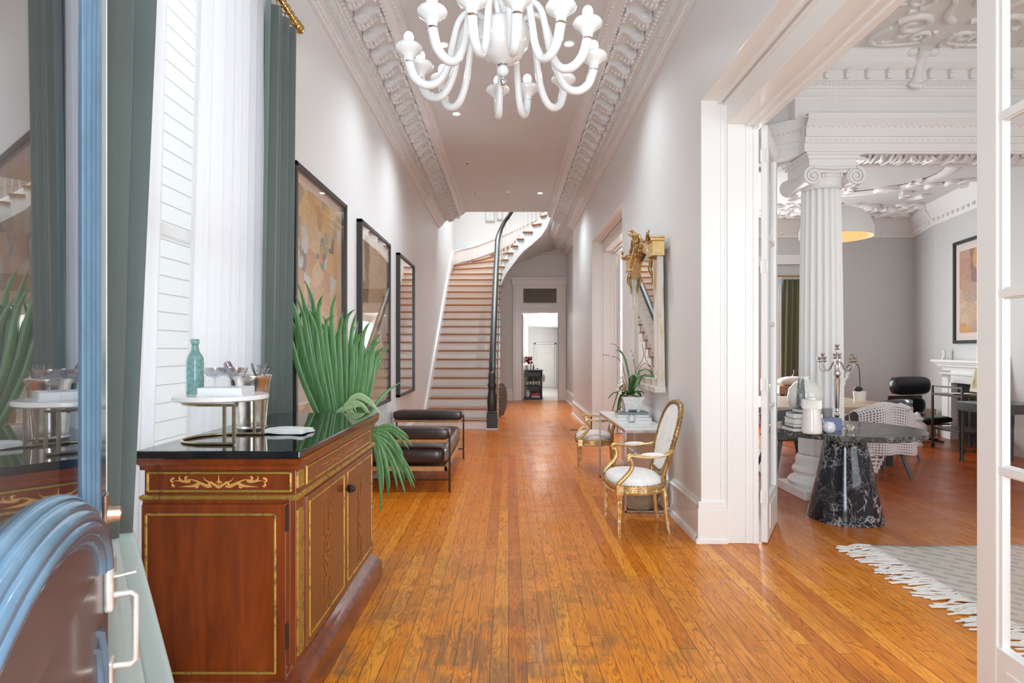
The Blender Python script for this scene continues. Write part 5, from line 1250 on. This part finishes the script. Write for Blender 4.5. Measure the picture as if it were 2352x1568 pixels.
# mantel on the slanted wall
ma = atan2(8.55-10.30, 7.0-7.355)
t = thing('mantelpiece', 'white painted fireplace mantel in the bay of the side room', 'fireplace', (7.355, 10.30, 0), ma)
m = MB()                                                # local x along wall, +y or -y outwards
o_ = -1
def mb(x0, x1, d, z0, z1): m.box(x0, x1, *sorted((0, o_*d)), z0, z1)
mb(.10, .40, .12, 0, 1.12); mb(.16, .34, .14, .1, 1.0); mb(.08, .42, .14, 0, .12); mb(1.35, 1.65, .12, 0, 1.12); mb(.10, 1.65, .12, .92, 1.2); mb(.08, 1.67, .15, 1.05, 1.08); mb(.06, 1.69, .18, 1.18, 1.22); mb(.0, 1.75, .25, 1.25, 1.29); mb(.03, 1.72, .21, 1.22, 1.25)
m.build('mantel_surround', WHITE, t, bev=.004)
MB().box(.40, 1.35, -.02, 0, 0, .92).build('firebox', P('firebox_black', (.02, .02, .02), .6), t)
def on_mantel(u, d, z): return (7.355+u*cos(ma)-d*-sin(ma)*o_*-1*-1, 10.30+u*sin(ma)+d*cos(ma)*o_, z)
def mw(u, d, z):
    e = V((cos(ma), sin(ma), 0)); f_ = V((-sin(ma), cos(ma), 0))*o_; p = V((7.355, 10.30, 0))+e*u+f_*d; return (p.x, p.y, z)
for k, (u, r, h, mt, lb) in enumerate(((.16, .035, .16, SILVER, 'tall silver pepper mill shaped ornament on the mantel'), (.26, .05, .07, GLASS, 'wide clear glass votive in the middle of the mantel group'), (.40, .035, .06, GLASS, 'small clear glass votive, right one on the mantel'))):
    t = thing('mantel_ornament', lb, 'ornament', mw(u, .12, 1.29), group='small ornaments on the mantel'); MB().lathe([(0, 0), (r, 0), (r*.7, h*.3), (r, h*.7), (r*.8, h), (0, h)], n=18).build('ornament_body', mt, t, smooth=60)
t = thing('leaning_painting', 'pastel landscape painting in a cream frame leaning against the mantel on the trolley', 'picture', (6.92, 9.12, .82), rot=(R(-10), 0, ma))
MB().box(-.1, .65, -.02, .02, 0, .58).build('frame', P('cream_frame', (.75, .66, .5), .5), t, bev=.004)
for yy in (-.024, .021): MB().box(-.04, .59, yy, yy+.003, .06, .52).build('painted_canvas', mat_art('pastel_landscape', [(.45, .50, .25), (.60, .48, .25), (.25, .35, .35), (.62, .55, .30), (.35, .22, .14)], 7, 5), t)
t = thing('framed_drawing', 'black framed peach toned figure print above the mantel', 'picture', mw(.28, .001, 1.55), ma)
m = MB()
for a in ((0, .05, 0, 1.64), (1.05, 1.10, 0, 1.64), (0, 1.10, 0, .05), (0, 1.10, 1.59, 1.64)): m.box(a[0], a[1], -.04, 0, a[2], a[3])
m.build('frame', P('black_green_frame', (.03, .038, .035), .4), t)
MB().box(.05, 1.05, -.012, -.004, .05, 1.59).build('mat_board', P('pink_mat', (.68, .58, .54), .6), t)
MB().box(.17, .93, -.018, -.012, .17, 1.47).build('print', mat_art('peach_print', [(.62, .42, .25), (.66, .5, .36), (.50, .30, .22), (.60, .46, .36), (.32, .20, .18), (.64, .36, .16)], 4, 2, False), t)
# pendant
t = thing('pendant_lamp', 'large white dome pendant lamp with a warm lit inside, half behind the column', 'pendant lamp', (4.53, 8.5, 3.0))
t.scale = (.92, .92, .92)
MB().lathe([(.51, 0), (.505, .12), (.45, .27), (.34, .39), (.18, .46), (.03, .48), (.03, .47), (.17, .45), (.33, .38), (.44, .26), (.495, .12), (.50, 0)], n=64).build('dome_shade', P('white_dome', (.82, .82, .80), .35), t, smooth=50)
MB().lathe([(.499, .005), (.493, .12), (.437, .26), (.327, .378), (.17, .445), (0, .465)], n=48).build('shade_lining', P('peach_lining', (.85, .55, .36), .6), t, smooth=60)
MB().tube([(0, 0, .48), (0, 0, 1.0)], .006, 6).build('cord', BLACK, t)
MB().sphere((0, 0, .28), .06, 16, 10).build('bulb', P('warm_bulb', (1, 1, 1), .5, emit=14, ec=(1, .72, .45)), t, smooth=180)
# glimpse between the french door and the column
t = thing('green_drape', 'dark olive drape at the far window, seen between the french door and the column', 'curtain', (5.25, 11.7, 0))
m = W(t); m.grid(lambda u, v: (lerp(5.22, 5.66, u)+.05*v, 11.76+.03*sin(u*28), lerp(.02, 2.8, v)), 40, 6); m.build('drape', P('olive_drape', (.13, .13, .07), .8), t, smooth=180, solid=.004, clean=False)
t = thing('far_curtain_rod', 'slim brass rod above the olive drape', 'curtain rod', (5.3, 11.72, 2.86)); MB().tube([(-.2, 0, 0), (.6, 0, .0)], .016, 8).build('rod', BRASS, t, smooth=60)
t = thing('sheer_curtain', 'white sheer beside the olive drape at the far window', 'curtain', (5.1, 11.8, 0))
m = W(t); m.grid(lambda u, v: (lerp(5.02, 5.24, u), 11.80+.015*sin(u*30), lerp(.02, 2.85, v)), 20, 4); m.build('sheer_panel', P('white_voile', (.85, .84, .83), .8), t, smooth=180, solid=.003, clean=False)
t = thing('writing_desk', 'tan wood desk against the far wall, glimpsed left of the column', 'desk', (4.9, 10.6, 0))
MB().box(-.35, .38, -.3, .3, .70, .84).build('desk_top', mat_wood('tan_wood', (.30, .17, .09), (.45, .28, .15), .4), t, bev=.01)
for x in (-.3, .33):
    for y in (-.25, .25): MB().box(x-.03, x+.03, y-.03, y+.03, 0, .70).build('leg', BLACK, t)
t = thing('fur_cushion', 'cream fur cushion lying on the tan desk', 'cushion', (4.88, 10.45, .84)); cushion(m := MB(), -.28, .26, -.14, .14, 0, .14, .02, 10, .6); m.build('fur', P('cream_fur', (.72, .66, .6), .95, bumpy=.8, bs=60), t, smooth=180)
t = thing('dark_bottle', 'small dark bottle on the far desk', 'bottle', (5.02, 10.78, .84)); MB().lathe([(0, 0), (.05, 0), (.05, .14), (.015, .19), (.015, .26), (0, .26)], n=16).build('bottle_body', P('brown_glass', (.08, .02, .015), .2), t, smooth=50)
# ================= kitchen beyond the far door =================
struct(MB().box(-1.5, 4.0, 17.6, 23.7, -.115, .001).build('floor_kitchen', P('pale_tile', (.68, .64, .60), .25)))
KW = P('kitchen_white', (.85, .85, .84), .5)
m = MB(); m.box(-1.5, 4, 23.5, 23.7, 0, 2.35); m.box(-1.5, -1.4, 17.75, 23.5, 0, 2.6); m.box(1.86, 2.0, 17.75, 23.5, 0, 2.35); struct(m.build('wall_kitchen', KW))
m = MB(); m.prism([(17.75, 2.62), (21.5, 2.62), (21.5, 2.30), (23.7, 2.27), (23.7, 2.7), (17.75, 2.7)], 'x', -1.5, 4); struct(m.build('ceiling_kitchen', KW))
t = struct(thing('door_5', None, None, (1.40, 23.48, 0)))
m = MB(); m.box(-.42, -.36, -.03, 0, 0, 1.72); m.box(.36, .42, -.03, 0, 0, 1.72); m.box(-.42, .42, -.03, 0, 1.66, 1.73); m.build('door_casing', WHITE, t, bev=.004)
m = MB(); m.box(-.35, .35, -.02, 0, .01, 1.65)
for k in range(5): m.box(-.28, .28, -.026, -.02, .1+k*.31, .36+k*.31)
m.build('door_slab', WHITE, t, bev=.004); MB().box(-.31, -.28, -.06, -.02, .62, .76).build('handle', BLACK, t)
t = struct(thing('door_6', None, None, (.40, 17.72, 0), R(80)))
m = MB(); m.box(0, 1.0, -.02, .02, .01, 2.48); m.box(.12, .88, -.028, -.02, .2, 1.0); m.box(.12, .88, -.028, -.02, 1.2, 2.3); m.build('door_slab', WHITE, t, bev=.004)
t = thing('transom_painting', 'dark brown painted scene in the panel above the far door', 'painting', (.9, 17.6, 2.80))
TP = mat_art('brown_painting', [(.10, .06, .03), (.14, .09, .04), (.09, .05, .025), (.17, .12, .07)], 3, 4, False)
MB().box(-.47, .47, -.012, 0, 0, .45).build('painted_panel', TP, t)
t = thing('bar_cart', 'black bar cabinet with open shelves just beyond the far doorway', 'cart', (.66, 18.3, 0))
m = MB(); m.box(-.42, .35, -.4, .6, .83, .86); m.box(-.42, .35, -.4, .6, .02, .05); m.box(-.40, .33, -.38, .6, .38, .40); m.box(.29, .33, -.38, -.33, 0, .85); m.box(.29, .33, .3, .6, 0, .85); m.box(-.4, .31, .3, .33, 0, .85); m.box(-.4, .33, -.38, -.35, .68, .80)
for k in range(8): m.lathe([(.02, -.003), (.034, -.003), (.034, .003), (.02, .003)], (-.32+k*.08, -.385, .74), 12)
m.build('cabinet_body', BLACK, t, bev=.003)
rr = random.Random(3)
for k in range(5):
    x = .56+k*.085; h = rr.uniform(.24, .34)
    b_ = thing('wine_bottle', ['short dark bottle at the left of the bar cabinet shelf', 'dark bottle with white label, second on the bar cabinet shelf', 'tallest bottle in the middle of the bar cabinet shelf', 'bottle with white label, second from the right on the shelf', 'amber bottle at the right end of the bar cabinet shelf'][k], 'bottle', (x, 18.08, .4001), group='bottles on the bar cabinet shelf')
    MB().lathe([(0, 0), (.034, 0), (.034, h*.55), (.012, h*.72), (.012, h), (0, h)], n=14).build('bottle_glass', P('bottle_glass_dark', (.03, .02, .01) if k % 2 else (.2, .2, .16), .1), b_, smooth=40)
    MB().lathe([(.0345, h*.1), (.0345, h*.42)], n=14).build('bottle_label', P('white_label', (.85, .84, .8), .6), b_, smooth=60)
for k in range(4):
    b_ = thing('book', ['leftmost pale book standing on the bar cabinet shelf', 'second pale book standing on the bar cabinet shelf', 'third book standing on the bar cabinet shelf', 'book nearest the bottles on the bar cabinet shelf'][k], 'book', (.40+k*.033, 18.1, .4001), group='books standing on the bar cabinet shelf')
    MB().box(-.013, .013, -.09, .09, 0, .22+.02*(k % 2)).build('cover', P('pale_cover', [(.7, .66, .6), (.35, .28, .25), (.75, .72, .7), (.5, .4, .36)][k], .6), b_)
b_ = thing('book_stack', 'red and white book lying in the bottom of the bar cabinet', 'book', (.80, 18.1, .05)); MB().box(-.12, .12, -.1, .1, .055, .13).build('red_cover', P('red_cover', (.62, .06, .06), .5), b_, bev=.002); MB().box(-.13, .12, -.1, .1, 0, .055).build('white_cover', P('white_cover', (.75, .75, .75), .5), b_, bev=.002)
b_['label'] = 'red book on a white one lying in the bottom of the bar cabinet'
b_ = thing('ginger_jar', 'small white jar on the bottom shelf of the bar cabinet', 'jar', (.57, 18.1, .05)); MB().lathe([(0, 0), (.04, 0), (.07, .08), (.06, .15), (.035, .18), (.05, .22), (0, .22)], n=18).build('jar_body', CERAM, b_, smooth=50)
b_ = thing('red_flowers', 'red and white flower arrangement on top of the bar cabinet', 'flowers', (.56, 18.3, .86))
m = MB(); m.lathe([(0, 0), (.04, 0), (.05, .10), (.03, .14), (0, .14)], n=14); m.build('vase', CERAM, b_, smooth=50)
m = MB()
for k in range(16): m.sphere((rr.uniform(-.10, .14), rr.uniform(-.06, .06), rr.uniform(.20, .36)), .045, 7, 5)
m.build('red_blooms', P('deep_red', (.28, .02, .03), .6), b_, smooth=180)
for k, (x, h, c) in enumerate(((.45, .2, (.6, .6, .6)), (.66, .26, (.75, .75, .75)), (.74, .18, (.3, .3, .3)))):
    b_ = thing('bar_glassware', ['grey bottle left on the bar cabinet top', 'white tall bottle in the middle of the bar cabinet top', 'dark short bottle right on the bar cabinet top'][k], 'bottle', (x, 18.15, .86), group='glassware on the bar cabinet top'); MB().lathe([(0, 0), (.028, 0), (.028, h*.6), (.01, h*.75), (.01, h), (0, h)], n=12).build('bottle_body', P('bar_ware', c, .2), b_, smooth=50)
b_ = thing('arched_mirror', 'dark framed arched mirror on the left kitchen wall beyond the doorway', 'mirror', (.27, 20.2, .72), R(10))
arc2 = [(-.35, 0), (.35, 0), (.35, .55)]+[(.35*cos(a), .55+.35*sin(a)) for a in [i*pi/16 for i in range(1, 16)]]+[(-.35, .55)]
MB().prism(arc2, 'y', -.02, .02).build('frame', BLACK, b_); MB().prism([(x*.85, z*.93+.03) for x, z in arc2], 'y', -.024, -.02).build('mirror_glass', MIRROR, b_)
t = thing('towel', 'white cloth hanging from the end of the bar cabinet', 'cloth', (1.02, 18.0, .62)); cushion(m := MB(), -.02, .05, -.06, .06, -.12, .12, 0, 6, .8); m.build('cloth', P('white_cloth', (.8, .8, .82), .8), t, smooth=180)
for k, (x, y) in enumerate(((1.10, 19.5), (1.10, 20.9), (.82, 18.6))): 
    t = thing('kitchen_downlight', ['lit ceiling light in the middle of the kitchen', 'lit ceiling light deepest in the kitchen', 'lit ceiling light nearest the kitchen doorway'][k], 'ceiling light', (x, y, 2.62), group='kitchen ceiling lights'); MB().cyl((0, 0, 0), .13, -.012, 0, 24).build('lens', LED, t)

# ================= lights: daylight, lamps and added fill =================
def area(name, loc, rot, sx, sy, e, col=(1, 1, 1)):
    l = bpy.data.lights.new(name, 'AREA'); l.shape = 'RECTANGLE'; l.size = sx; l.size_y = sy; l.energy = e; l.color = col
    o = bpy.data.objects.new(name, l); COL.objects.link(o); o.location = loc; o.rotation_euler = rot; return o
area('daylight_front_door', (.15, -.5, 1.9), (R(90), 0, 0), 1.5, 3.4, E_DOOR, (.82, .93, 1))
area('daylight_hall_window', (-2.3, 3.1, 2.3), (0, R(-90), 0), 3.3, 1.5, E_WIN, (.93, .97, 1))
area('skylight_stairwell', (-.3, 15.4, 7.15), (0, 0, 0), 2.6, 3.0, E_SKY, (.82, .94, 1)).data.spread = R(95)
area('parlor_fill', (4.4, .38, 2.1), (R(90), 0, 0), 3.0, 2.8, E_PAR, (.86, .95, 1))  # unseen fill added for the parlor; the front wall has no window here
area('bay_fill', (4.0, 11.82, 1.9), (R(-90), 0, 0), 1.4, 2.5, E_BAY, (.86, .95, 1))  # added out of view beside the draped window to light bay and hall
area('kitchen_fill', (1.8, 20.8, 1.6), (0, R(90), 0), 1.6, 3.0, E_KIT, (1, 1, 1))  # unseen light added inside the kitchen; its side wall has no window
sun = bpy.data.lights.new('sun', 'SUN'); sun.energy = .7; sun.angle = R(10); so = bpy.data.objects.new('sun', sun); COL.objects.link(so); so.rotation_euler = (R(25), R(20), 0)
